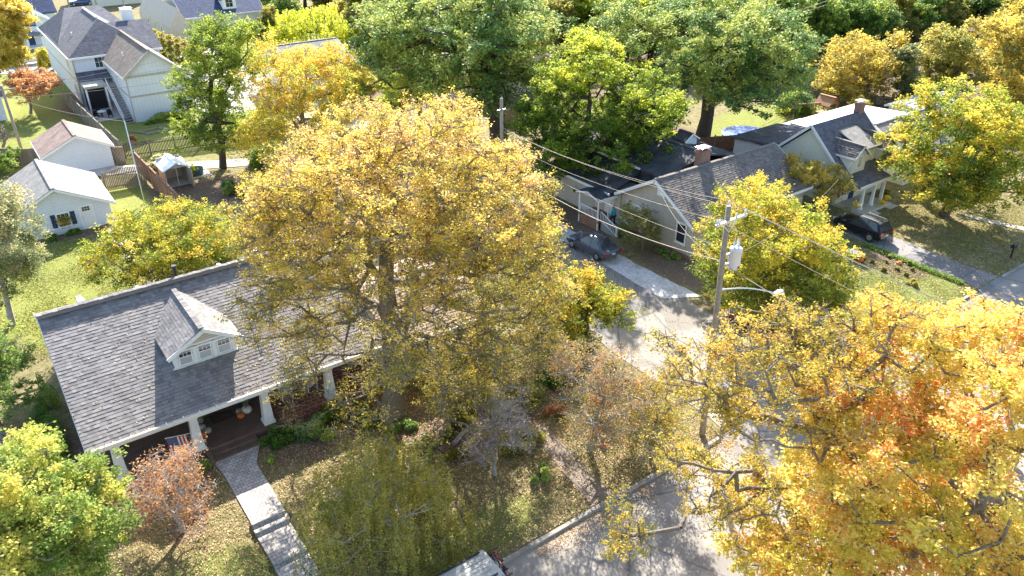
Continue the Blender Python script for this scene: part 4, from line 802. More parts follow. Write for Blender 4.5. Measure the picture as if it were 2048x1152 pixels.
window(g_, 'W', 59.3, 36.6, 1.6, .7, 1.1); window(g_, 'W', 59.3, 38.2, 1.6, .7, 1.1)
obj('wall', MB().box(59.6, 66, 41.2, 46.0, 0, 3.1), M['offwhite'], g_)
mb = MB(); mb.slab((59.3, 41.25, 3.75), (66.3, 41.25, 3.75), (66.3, 46.3, 3.15), (59.3, 46.3, 3.15), .2); obj('roof', mb, M['roof_dark'], g_, label='low grey rear roof')
mb = MB(); mb.slab((66.4, 45.6, 2.7), (71.4, 45.6, 2.7), (71.4, 47.2, 2.5), (66.4, 47.2, 2.5), .08); pr_ = obj('patio_roof', mb, M['metal_roof'], g_)
obj('posts', MB().box(66.5, 66.6, 47.0, 47.1, 0, 2.5).box(71.2, 71.3, 47.0, 47.1, 0, 2.5), M['trim'], pr_)
def dormer(x0, x1, yf, z0, ze, zr, yb):
    xm = (x0+x1)/2; d_ = obj('dormer', MB().mesh([(x0, yf, z0), (x1, yf, z0), (x1, yf, ze), (xm, yf, zr-.1), (x0, yf, ze), (x0, yb, z0), (x1, yb, z0), (x1, yb, ze), (xm, yb, zr-.1), (x0, yb, ze)], [(0, 1, 2, 3, 4), (0, 4, 9, 5), (1, 6, 7, 2), (5, 9, 8, 7, 6)]), M['cream'], g_)
    mb = MB(); gable_roof(mb, x0-.2, x1+.2, yf-.25, yb, ze-.1, zr, 'y', t=.07); courses(mb, (x0-.2, yf-.25, ze-.09), (0, 1, 0), ((x1-x0)/2+.2, 0, zr-ze+.1), yb-yf, math.hypot((x1-x0)/2+.2, zr-ze+.1), .2, .03, 31); obj('dormer_roof', mb, M['tab_dark'], d_)
    mb = MB(); mb.bar((x0-.2, yf-.26, ze-.15), (xm, yf-.26, zr-.05), .03, .14); mb.bar((xm, yf-.26, zr-.05), (x1+.2, yf-.26, ze-.15), .03, .14); mb.box(x0-.24, x0-.2, yf-.25, yb-1.5, ze-.22, ze-.08); obj('dormer_trim', mb, M['trim'], d_)
    w_ = obj('dormer_window', MB().box(xm-.36, xm+.36, yf-.04, yf, z0+.35, ze-.05), M['trim'], d_); obj('pane', MB().box(xm-.26, xm+.26, yf-.05, yf-.04, z0+.45, ze-.15), M['glassblind'], w_)
dormer(60.0, 61.9, 33.9, 3.0, 4.5, 5.35, 37.3); dormer(64.3, 66.0, 33.95, 3.0, 4.5, 5.35, 37.3)
mb = MB(); mb.box(61.9, 64.3, 34.4, 37.5, 3.2, 4.75); d_ = obj('dormer', mb, M['cream'], g_, label='wide shed dormer between the two gables'); mb = MB(); mb.slab((61.8, 34.15, 4.7), (64.4, 34.15, 4.7), (64.4, 37.8, 6.0), (61.8, 37.8, 6.0), .1); obj('dormer_roof', mb, M['roof_silver'], d_)
window(g_, 'S', 34.4, 62.5, 3.9, .5, .6, nx=1); obj('downpipe', MB().tube((63.6, 34.3, 4.6), (63.6, 34.3, 3.4), .04), M['trim'], g_)
chimney(g_, 66.1, 37.9, 5.4, 7.2, .7, .6)
for x, y in ((60.0, 32.4), (61.6, 32.4), (63.0, 32.4)): obj('porch_column', MB().taper(x, y, .35, 2.25, .24, .18).box(x-.16, x+.16, y-.16, y+.16, .3, .42), M['white'], g_)
obj('porch_slab', MB().box(59.2, 63.5, 31.6, 34.3, 0, .32).box(59.4, 61, 31.0, 31.6, 0, .2), M['concrete'], g_)
door(g_, 'S', 34.3, 61.4, .33, .85, 1.95, 'navy', lites=False); window(g_, 'S', 34.3, 60.2, .9, .8, 1.3, shut='navy'); window(g_, 'S', 34.3, 62.7, .9, .7, 1.2); window(g_, 'S', 34.3, 65, 1.0, .9, 1.2, shut='navy')

# houses farther away
def simple_house(name, label, x0, x1, y0, y1, ze, zr, ax, wall, roof, oh=.35, cat='house', win=(), rc=None, zb=0, cs=()):
    g_ = root(name, ((x0+x1)/2, (y0+y1)/2, zb+.05), label, cat)
    obj('wall', gable_wall(MB(), x0, x1, y0, y1, zb, ze, zr-.2, ax, rc), M[wall], g_)
    obj('roof', gable_roof(MB(), x0-oh, x1+oh, y0-oh, y1+oh, ze-.05, zr, ax, rc), M[roof], g_)
    obj('fascia', fascia(MB(), x0-oh, x1+oh, y0-oh, y1+oh, ze-.08, zr-.04, ax, rc, .2), M['trim'], g_)
    for a in win: window(g_, *a)
    for c_ in cs: chimney(g_, *c_)
    return g_
r_h = simple_house('grey_roof_house', 'house with long pale grey roof and brick chimney right of the cream house', 68.5, 81, 33.5, 41, 2.9, 5.0, 'x', 'cream', 'roof_silver', win=[('S', 33.5, 70, 1.2, 1, 1.2), ('W', 68.5, 35.5, 1.2, .8, 1.2)], cs=[(69.6, 35.0, 3.2, 6.0, .8, .8), (77, 37, 4.5, 5.9, .7, .7)])
mb = MB(); mb.slab((67.5, 39.2, 3.2), (80, 40.8, 3.2), (80, 46.5, 2.8), (68.5, 46.5, 2.8), .1); p_ = obj('patio_roof', mb, M['metal_roof'], r_h); obj('posts', MB().box(68.6, 68.7, 46.2, 46.3, 0, 2.8).box(79.7, 79.8, 46.2, 46.3, 0, 2.8), M['trim'], p_)
simple_house('white_roof_shed', 'low outbuilding with bright white metal roof beyond the grey roofed house', 83.5, 91, 40.8, 44.5, 2.6, 3.2, 'x', 'offwhite', 'metal_roof', cat='outbuilding')
simple_house('left_white_house', 'white house with tan roof at the left edge behind the orange tree', -3, 4.6, 104.5, 116, 2.9, 4.9, 'x', 'offwhite', 'roof_tan', win=[('S', 104.5, 2.4, 1, 1.2, 1.3), ('S', 104.5, -1, 1, 1.2, 1.3)])
t_ = simple_house('white_gabled_house', 'tall white house with navy roof and green window at the top left', 3.5, 15.8, 146, 152, 3.9, 8.2, 'y', 'offwhite', 'roof_blue', win=[('S', 146, 13.3, 3.2, 1.3, 1.3, 'navy')], rc=9.5)
obj('wall', MB().box(9, 17.6, 151, 157, 0, 4.2), M['offwhite'], t_); obj('roof', MB().slab((8.5, 150.6, 4.2), (18, 150.6, 4.2), (18, 156, 7.8), (8.5, 156, 7.8), .2), M['roof_blue'], t_)
mb = MB(); mb.slab((8.5, 144, 2.6), (14.6, 144, 1.9), (14.6, 146, 2.0), (8.5, 146, 3.6), .15); obj('porch_roof', mb, M['roof_silver'], t_); obj('porch_post', MB().box(14.1, 14.3, 144.2, 144.4, 0, 2).box(12, 12.2, 144.2, 144.4, 0, 2.1).box(9, 14.6, 143.8, 146, 0, .3), M['trim'], t_); door(t_, 'S', 146, 12.9, .3, .9, 1.7, 'navy', lites=False)
t_ = simple_house('blue_roof_house', 'pale house with steep blue black roofs and a small white gabled dormer at the top', 33.5, 46, 134, 150, 4.0, 8.8, 'x', 'cream', 'roof_blue', rc=142)
mb = MB(); gable_wall(mb, 39.8, 42.0, 134.6, 138, 4.2, 6.0, 7.2, 'y'); d_ = obj('dormer', mb, M['trim'], t_); mb = MB(); gable_roof(mb, 39.5, 42.3, 134.3, 139, 5.95, 7.35, 'y', t=.08); obj('dormer_roof', mb, M['roof_blue'], d_); window(t_, 'S', 134.6, 40.9, 4.8, 1.1, 1.3)
obj('wing', gable_wall(MB(), 30.2, 33.4, 131, 150, 0, 3.2, 6, 'y'), M['greysiding'], t_)
for y in (136, 140, 144): window(t_, 'W', 30.2, y, 1, .9, 1.8)
simple_house('cream_far_house', 'cream two storey house with blue trimmed windows at the very top edge', 28, 38, 178, 190, 6.0, 8.5, 'x', 'cream', 'roof_dark', win=[('S', 178, 30, 3, 1.4, 1.8), ('S', 178, 33, 3, 1, 1.8)])
simple_house('beige_annex', 'beige flat sided annex glimpsed behind the big oak trunk', 53, 63, 79, 88, 4.4, 6.2, 'y', 'beige', 'roof_tan', cat='building')
simple_house('hidden_court_house', 'pale house half hidden behind the golden trees', 34, 42, 92, 102, 4, 6.0, 'x', 'offwhite', 'roof_silver', win=[('S', 92, 36, 1.5, 1.2, 1.3)])
simple_house('woodland_white_house', 'white house glimpsed through the tall dark oaks', 92, 101, 95, 103, 5.5, 8, 'x', 'offwhite', 'roof_silver', win=[('S', 95, 95, 2, 1, 1.4)])
# garden shed
g_ = root('garden_shed', (14.6, 73.2, .35), 'open fronted garden shed with white roof beside the fence', 'shed')
z0 = .25; mb = MB(); mb.box(13.6, 13.68, 71.9, 74.5, z0, z0+1.7); mb.box(15.6, 15.68, 71.9, 74.5, z0, z0+1.7); mb.box(13.6, 15.68, 74.45, 74.53, z0, z0+2.1); mb.box(13.68, 15.6, 71.95, 74.4, z0, z0+.05); mb.box(14.6, 14.66, 71.92, 71.98, z0, z0+1.8)
mb.mesh([(13.6, 71.9, z0+1.7), (15.68, 71.9, z0+1.7), (14.64, 71.9, z0+2.15)], [(0, 1, 2)]); obj('wall', mb, M['beige'], g_)
obj('roof', gable_roof(MB(), 13.4, 15.9, 71.6, 74.8, z0+1.68, z0+2.25, 'y', t=.06), M['metal_roof'], g_)
obj('door', MB().box(15.65, 15.72, 70.9, 71.9, z0, z0+1.6), M['beige'], g_)

# ------------------------------------------------------------------ fences
def fence(name, label, pts, h, mat, z=None, cap=True, gap=0, seed=1, dip=0):
    r_ = random.Random(seed); ro = root(name, (*pts[0], 0), label, 'fence')
    for (xa, ya), (xb, yb) in zip(pts[:-1], pts[1:]):
        L_ = math.hypot(xb-xa, yb-ya); n = max(1, round(L_/2.4)); dx, dy = (xb-xa)/L_, (yb-ya)/L_
        for i in range(n):
            a, b_ = i*L_/n, (i+1)*L_/n; mb = MB(); u = a+.06
            za = G(xa+dx*a, ya+dy*a) if z is None else z
            while u < b_-.06:
                w = .14; hh = h+r_.uniform(-.02, .02)-(dip*math.sin((u-a)/(b_-a)*math.pi) if dip else 0)
                p = (xa+dx*u, ya+dy*u); q = (xa+dx*(u+w-.012-gap), ya+dy*(u+w-.012-gap))
                mb.bar((*p, za+hh/2), (*q, za+hh/2), .02, hh) if False else mb.hexa([(p[0]-dy*.012, p[1]+dx*.012, za), (p[0]+dy*.012, p[1]-dx*.012, za), (q[0]+dy*.012, q[1]-dx*.012, za), (q[0]-dy*.012, q[1]+dx*.012, za),
                    (p[0]-dy*.012, p[1]+dx*.012, za+hh), (p[0]+dy*.012, p[1]-dx*.012, za+hh), (q[0]+dy*.012, q[1]-dx*.012, za+hh), (q[0]-dy*.012, q[1]+dx*.012, za+hh)]); u += w
            for zz in (.35, h-.3): mb.bar((xa+dx*a+dy*.04, ya+dy*a-dx*.04, za+zz), (xa+dx*b_+dy*.04, ya+dy*b_-dx*.04, za+zz), .04, .09)
            if cap: mb.bar((xa+dx*a, ya+dy*a, za+h+.04), (xa+dx*b_, ya+dy*b_, za+h+.04), .14, .03)
            obj('board_panel', mb, M[mat], ro)
            mb = MB(); x, y = xa+dx*a, ya+dy*a; mb.box(x-.06, x+.06, y-.06, y+.06, za-.1, za+h+.12); mb.taper(x, y, za+h+.12, za+h+.18, .15, .04); obj('post', mb, M['pole'], ro)
    return ro
fence('board_fence', 'brown board fence along the alley below the tan roofed garage', [(1.0, 88.8), (5.6, 85.2), (12.1, 81.2)], 1.75, 'wood', .1, seed=2)
fence('board_fence', 'grey slatted fence behind the shed and yucca', [(12.4, 82.9), (24, 80.7), (33, 79)], 1.6, 'greywood', .1, cap=False, gap=.03, seed=3)
fence('board_fence', 'long grey fence running back beside the white two storey house', [(12.2, 83.2), (11.1, 108)], 1.8, 'greywood', .1, seed=4)
fence('board_fence', 'reddish capped fence beside the garden shed', [(12.5, 78.0), (12.9, 63.2)], 1.9, 'redwood', .3, seed=5)
fence('garden_gate', 'double wooden gate with dipped top between the white garage and the red fence', [(8.9, 74.6), (12.4, 74.3)], 1.7, 'wood', .2, cap=False, gap=.02, seed=6, dip=-.25)
fence('board_fence', 'dark red fence behind the taupe house and round pool', [(52, 54), (64, 49.0), (74, 46.6)], 1.6, 'redwood', .1, cap=False, seed=7)
fence('board_fence', 'grey fence behind the playhouse lawn', [(82, 64), (85.3, 58), (88.2, 49), (92, 44)], 1.7, 'greywood', .1, cap=False, seed=8)
fence('board_fence', 'short fence behind the big oak trunk', [(47, 69), (56, 70)], 1.8, 'wood', .1, cap=False, seed=9)
fence('board_fence', 'pale fence panels below the grey cypress', [(93, 48), (100, 45)], 1.5, 'beige', .1, cap=False, seed=10)
fence('picket_fence', 'thin dark picket fence in the shade left of the near bungalow', [(-3.2, 41), (-.4, 33.5)], 1.3, 'greywood', .5, cap=False, gap=.07, seed=11)
# ------------------------------------------------------------------ trees
TR = (
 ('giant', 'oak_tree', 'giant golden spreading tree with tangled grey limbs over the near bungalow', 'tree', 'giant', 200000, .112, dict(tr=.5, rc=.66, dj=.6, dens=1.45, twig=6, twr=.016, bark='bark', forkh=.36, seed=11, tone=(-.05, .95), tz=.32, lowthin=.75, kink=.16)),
 ('open', 'oak_tree', 'open limbed yellow tree leaning over the main street behind the orange maple', 'tree', 'open', 30000, .1, dict(tr=.3, rc=.5, dj=.35, dens=.75, twig=5, seed=12, forkh=.3, bark='bark', twr=.017)),
 ('maple', 'maple_tree', 'big orange and yellow maple filling the bottom right corner', 'tree', 'maple', 115000, .14, dict(tr=.4, rc=.9, dj=.5, dens=1.3, twig=3, seed=13, up=1.2, flat=.5, tone=(.22, .88), tz=.08)),
 ('behindmaple', 'street_tree', 'small yellow treetop poking up beyond the orange maple at the right edge', 'tree', 'gold', 7000, .15, dict(tr=.15, rc=.7, seed=14)),
 ('frontleft', 'maple_tree', 'bright green and yellow tree in the bottom left corner', 'tree', 'ygcool', 75000, .13, dict(tr=.25, rc=.75, dj=.5, dens=1.5, seed=15, tone=(.2, .9), up=1.0)),
 ('rust', 'dogwood_tree', 'small nearly bare rust coloured tree in front of the bungalow flag', 'tree', 'rust', 5500, .1, dict(tr=.12, rc=.5, dj=.4, dens=1.9, twig=6, twr=.008, seed=16, bark='palebark', forkh=.2)),
 ('weep', 'weeping_tree', 'weeping green tree with bare grey limbs beside the paver walk', 'tree', 'olive', 52000, .09, dict(tr=.11, rc=.6, dj=.6, dens=.75, twig=2, twr=.007, seed=17, bark='palebark', weep=1.3, forkh=.5, tone=(.3, 1))),
 ('dogwood', 'dogwood_tree', 'dull red dogwood on the corner lawn beside the side street', 'tree', 'brick', 13000, .1, dict(tr=.14, rc=.6, dj=.6, dens=1.6, twig=6, twr=.009, seed=18, bark='palebark', forkh=.25)),
 ('yardtree', 'yard_tree', 'sparse olive brown tree between the giant trunk and the dogwood', 'tree', 'brick', 11000, .1, dict(tr=.1, rc=.5, dens=1.6, twig=6, twr=.008, seed=51, dj=.6, tone=(0, .5))),
 ('yardtree2', 'yard_tree', 'small green brown tree just right of the giant trunk base', 'tree', 'giant', 10000, .1, dict(tr=.1, rc=.5, dens=1.6, twig=5, twr=.008, seed=52, dj=.6, tone=(-.1, .4))),
 ('yardtree3', 'yard_tree', 'thin yellow brown tree at the kerb left of the open limbed tree', 'tree', 'open', 9000, .1, dict(tr=.1, rc=.5, dens=1.6, twig=6, twr=.008, seed=53, dj=.6, tone=(0, .8))),
 ('bare', 'dogwood_tree', 'small leafless greyish tree right of the giant trunk', 'tree', 'twig', 1500, .08, dict(tr=.1, rc=.5, dens=2.0, twig=7, twr=.009, seed=19, bark='palebark', forkh=.2)),
 ('corner', 'street_tree', 'yellow green tree arching over the left edge of the side street', 'tree', 'yg', 26000, .14, dict(tr=.2, rc=.7, dj=.5, dens=1.4, twig=4, seed=20, bark='darkbark', tone=(.2, .95))),
 ('slim', 'street_tree', 'slim green gold tree between the giant tree and the parked sedan', 'tree', 'lime', 15000, .14, dict(tr=.14, rc=.7, seed=21, tone=(.1, .8), bark='darkbark')),
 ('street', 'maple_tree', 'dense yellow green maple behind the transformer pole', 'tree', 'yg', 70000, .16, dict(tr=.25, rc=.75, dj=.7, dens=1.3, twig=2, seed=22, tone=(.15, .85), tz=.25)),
 ('lawnmaple', 'maple_tree', 'round green gold maple casting shade on the right lawn', 'tree', 'yg', 60000, .22, dict(tr=.32, rc=1.1, dj=.7, dens=1.3, twig=2, seed=23, zmin=2.6, tone=(.1, .85), bark='darkbark')),
 ('farright', 'maple_tree', 'pale orange and olive tree at the upper right edge', 'tree', 'giant', 24000, .3, dict(tr=.35, rc=1.4, dj=.6, seed=24, tone=(0, .6))),
 ('crape', 'crape_myrtle', 'broad yellow tipped tree behind the bungalow roof beside the white garage', 'tree', 'yg', 60000, .14, dict(tr=.2, rc=.7, dj=.7, dens=1.4, seed=25, tone=(.1, .85), twig=3)),
 ('silver', 'olive_tree', 'silvery green tree on the lawn at the left edge', 'tree', 'silver', 36000, .13, dict(tr=.18, rc=.7, dj=.7, dens=1.5, seed=26, bark='palebark')),
 ('leftedge', 'holly_tree', 'small dark green tree with pinkish twigs at the left edge beside the bungalow roof', 'tree', 'green', 10000, .12, dict(tr=.1, rc=.5, seed=27, twig=4)),
 ('topleft', 'maple_tree', 'bright yellow tree in the top left corner above the white pickup', 'tree', 'gold', 26000, .3, dict(tr=.3, rc=1.2, dj=.7, dens=1.5, seed=28)),
 ('orange', 'maple_tree', 'compact orange red tree beside the left white house', 'tree', 'rust', 11000, .22, dict(tr=.15, rc=.8, dj=.7, dens=1.5, seed=29)),
 ('tall', 'elm_tree', 'tall loose green tree right of the two storey house', 'tree', 'lime', 50000, .18, dict(tr=.3, rc=.9, dj=.6, dens=1.1, seed=30, tone=(-.1, .55), bark='darkbark')),
 ('gold', 'elm_tree', 'airy golden tree behind the giant tree on its left', 'tree', 'yg', 60000, .17, dict(tr=.3, rc=.9, dj=.7, dens=1.2, seed=31, twig=3, tone=(.4, 1.05))),
 ('willow', 'willow_tree', 'acid yellow weeping treetop beyond the golden tree', 'tree', 'willow', 15000, .3, dict(tr=.25, rc=1.1, dj=.6, weep=.7, seed=32)),
 ('bigoak', 'oak_tree', 'huge dark oak with a thick trunk behind the giant golden tree', 'tree', 'dark', 95000, .28, dict(tr=.75, rc=1.4, dj=.7, dens=1.3, seed=33, bark='darkbark', forkh=.45, zmin=5, tone=(.1, 1))),
 ('lime', 'elm_tree', 'backlit lime green tree below the left side of the big oak', 'tree', 'lime', 22000, .22, dict(tr=.25, rc=1.0, dj=.6, seed=34, bark='darkbark', tone=(.2, .9))),
 ('twin', 'hackberry_tree', 'double domed green tree with sunlit yellow tops above the taupe house', 'tree', 'lime', 95000, .22, dict(tr=.4, rc=1.0, dj=.7, dens=1.2, seed=35, tone=(0, .5), tz=.45, bark='darkbark')),  # tz yellows leaves with height: sunlight on the tops painted into leaf colour
 ('eastoak', 'oak_tree', 'towering dark green oak rising behind the taupe house chimney', 'tree', 'dark', 90000, .27, dict(tr=.7, rc=1.4, dj=.7, dens=1.3, seed=36, bark='darkbark', forkh=.4, zmin=5, tone=(.05, .9))),
 ('grayshrubtree', 'dogwood_tree', 'small brownish green tree against the taupe house wall', 'tree', 'olive', 6500, .12, dict(tr=.07, rc=.45, dj=.8, dens=1.5, seed=37, twig=2)),
 ('bluehousetree', 'dogwood_tree', 'ochre tipped tree in front of the cream dormer house gable', 'tree', 'open', 11000, .16, dict(tr=.1, rc=.6, dj=.8, seed=38, tone=(.05, .7))),
 ('rustwood', 'hackberry_tree', 'rusty orange olive tree beyond the playhouse fence', 'tree', 'giant', 24000, .28, dict(tr=.3, rc=1.2, dj=.7, dens=1.2, seed=39, tone=(.1, .6))),
 ('olivewood', 'hackberry_tree', 'olive and ochre tree right of the grey green conifer', 'tree', 'olive', 26000, .3, dict(tr=.3, rc=1.3, dj=.7, dens=1.2, seed=40, tone=(.3, 1.1))),
 ('greycypress', 'cypress_tree', 'narrow grey green conifer between the rusty and the olive tree', 'tree', 'silver', 11000, .24, dict(tr=.2, rc=.8, dj=.6, seed=41, tone=(0, .45))),
 ('playyellow', 'maple_tree', 'small bright yellow tree beside the dark chimney of the cream house', 'tree', 'gold', 3200, .2, dict(tr=.08, rc=.5, seed=43)),
 ('sapling', 'young_tree', 'tiny lime sapling on the pool lawn', 'tree', 'lime', 900, .15, dict(tr=.04, rc=.3, seed=44, zmin=.2, tone=(.5, 1))),
 ('greenleft', 'cedar_tree', 'ragged evergreen at the left edge behind the white garage', 'tree', 'green', 5000, .2, dict(tr=.1, rc=.6, seed=45, tone=(.3, 1))),
 ('baretree', 'bare_tree', 'pruned leafless tree stub near the left edge utility pole', 'tree', 'twig', 200, .1, dict(tr=.15, rc=.5, twig=6, twr=.03, seed=46)),
 ('treestreet', 'street_tree', 'small green tree by the far side street', 'tree', 'green', 5000, .25, dict(tr=.1, rc=.8, seed=47, tone=(.2, .9))),
 ('treestreet2', 'street_tree', 'paler green tree next to the far side street lawn', 'tree', 'olive', 6000, .25, dict(tr=.1, rc=.8, seed=48, tone=(.3, 1))),
 ('graysideconifer', 'magnolia_tree', 'dark glossy tree at the left end of the taupe house wing', 'tree', 'dark', 20000, .17, dict(tr=.2, rc=.7, dj=.7, dens=1.2, seed=49)),
)
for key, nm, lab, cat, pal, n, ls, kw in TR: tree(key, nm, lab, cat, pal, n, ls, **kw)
# woods: a few prototypes, copied
def proto(nm, lab, pal, seed, h, r, x, y, n=17000, ls=.42, tone=(.1, .9)):
    q = np.random.RandomState(seed); L = [(x, y, h*.5, r*.8), (x, y, h*.75, r*.55)]+[(x+r*.55*math.cos(a), y+r*.55*math.sin(a), h*q.uniform(.25, .7), r*q.uniform(.4, .55)) for a in np.arange(0, 6.2, 1.05)]
    return tree(None, nm, lab, 'tree', pal, n, ls, spec=((x, y, .1), L), tr=.35, rc=1.5, dj=.2, seed=seed, bark='darkbark', twig=0, group='trees of the woodland behind the houses', tone=tone)
def w2(px, py):
    d = fwd+rgt*((px-1024)/F)-upv*((py-576)/F); t = -CH/d.z; return d.x*t, d.y*t
WOOD = [(104.2,69.0,'g',1.0),(112.3,71.3,'d',1.0),(111.8,67.5,'g',1.0),(119.0,68.7,'d',0.9),(124.9,68.9,'o',0.9),(129.9,67.6,'g',0.9),(134.5,66.7,'o',1.0),(142.5,68.5,'d',1),(145.5,74.6,'g',1),(139.7,76.0,'g',1),(132.1,76.0,'g',1),(124.2,76.6,'o',1),(117.4,76.6,'d',1),(111.6,76.2,'g',1),(103.3,73.7,'g',1.1),(142.5,63.4,'d',1.1),(153.3,66.1,'g',1.0),(156.1,72.9,'o',1.0),(137.9,57.2,'o',0.9),(152.3,61.4,'y',1.1),(116.7,49.1,'o',0.9),(111.5,43.4,'o',0.9),(120.5,53.4,'g',0.5),(98.2,73.4,'g',1.2),(92.8,73.5,'d',1.1),(85.8,78.5,'g',1.2),(85.1,82.9,'o',1.1),(80.0,82.8,'l',1),(81.3,89.6,'g',1.2),(76.1,89.3,'l',1.1),(71.8,88.7,'o',1.1),(70.8,93.2,'g',1.1),(84.2,105.5,'o',1.3),(92.4,104.8,'g',1.3),(98.0,100.7,'o',1.3),(100.5,93.8,'g',1.3),(109.1,92.7,'d',1.3),(114.7,88.6,'g',1.3),(123.9,87.4,'d',1.2),(67.2,95.8,'o',1.0),(64.2,98.0,'g',1),(62.9,102.9,'d',1.1),(56.7,99.6,'o',1.0),(55.2,104.5,'y',0.9),(54.4,109.1,'y',0.8),(55.7,116.7,'o',0.9),(59.0,129.0,'y',0.9),(62.1,144.0,'o',0.8),(44.2,98.3,'y',0.6),(61.2,122.2,'o',1.2),(68.0,122.4,'d',1.2),(72.9,118.9,'o',1.2),(78.5,114.8,'g',1.2),(86.0,114.8,'o',1.2),(50.3,135.3,'d',0.7),(45.9,130.8,'o',0.5),(49.6,144.0,'d',0.7),(56.5,154.5,'g',0.8),(61.5,154.3,'g',0.9),(65.9,154.7,'d',0.9),(137.3,89.6,'g',1.2),(142.6,85.7,'d',1.2),(155.4,86.3,'o',1.2),(161.8,81.7,'g',1.2),(171.8,78.0,'g',1.2),(175.3,71.9,'o',1.2),(42.0,88.0,'y',0.5),(41.0,79.7,'l',0.4),(37.2,83.7,'y',0.5)]
PR = {'g': proto('wood_tree', 'mid green crown in the woodland behind the houses', 'green', 61, 9.5, 4.6, 150, 100), 'd': proto('wood_tree', 'dark green crown in the woodland behind the houses', 'dark', 62, 10, 4.6, 150, 110),
      'o': proto('wood_tree', 'olive brown crown in the woodland behind the houses', 'olive', 63, 9, 4.6, 160, 100, tone=(.2, 1)), 'y': proto('wood_tree', 'golden crown in the woodland behind the houses', 'gold', 64, 8, 4, 160, 110, tone=(0, .7)),
      'l': proto('wood_tree', 'lime green crown in the woodland behind the houses', 'lime', 65, 9, 4.2, 170, 100)}
used = set(); rw = random.Random(5)
for x, y, k, s in WOOD:
    s *= rw.uniform(.9, 1.1); rz = rw.uniform(0, 6.28)
    if k not in used: used.add(k); o = PR[k]; o.location = (x, y, 0); o.rotation_euler.z = rz; o.scale = (s, s, s*rw.uniform(.85, 1.1))
    else: o = dup(PR[k], (x, y, 0), rz, sc=(s, s, s*rw.uniform(.85, 1.1)))
    a_ = x/max(y, 1); o['label'] = PR[k]['label'].replace('in the woodland behind the houses', 'in the woods '+('beyond the golden tree' if a_ < .5 else 'behind the big oak with the thick trunk' if a_ < .75 else 'behind the double domed tree' if a_ < 1.05 else 'behind the towering dark oak' if a_ < 1.45 else 'above the playhouse fence' if a_ < 2 else 'at the upper right edge')+(', far row' if y > 100 or x > 125 else ', near row'))
# arborvitae row beside the two storey house
p_ = tree(None, 'arborvitae', 'narrow brownish green conifer in the row behind the two storey house', 'tree', 'olive', 4500, .22, spec=((26, 118, .1), [(26, 118, 1.2, .75), (26, 118, 2.4, .65), (26, 118, 3.5, .5), (26, 118, 4.5, .3)]), tr=.1, rc=.5, dj=.1, dens=1.5, seed=70, twig=0, group='row of narrow conifers', tone=(.4, 1.1))
first = True
for i in range(10):
    x, y = 25.2+.42*i, 131-2.2*i
    if i == 0: p_.location = (x, y, .1)
    else: dup(p_, (x, y, .1), i*1.3, sc=(1, 1, 1-.02*i))
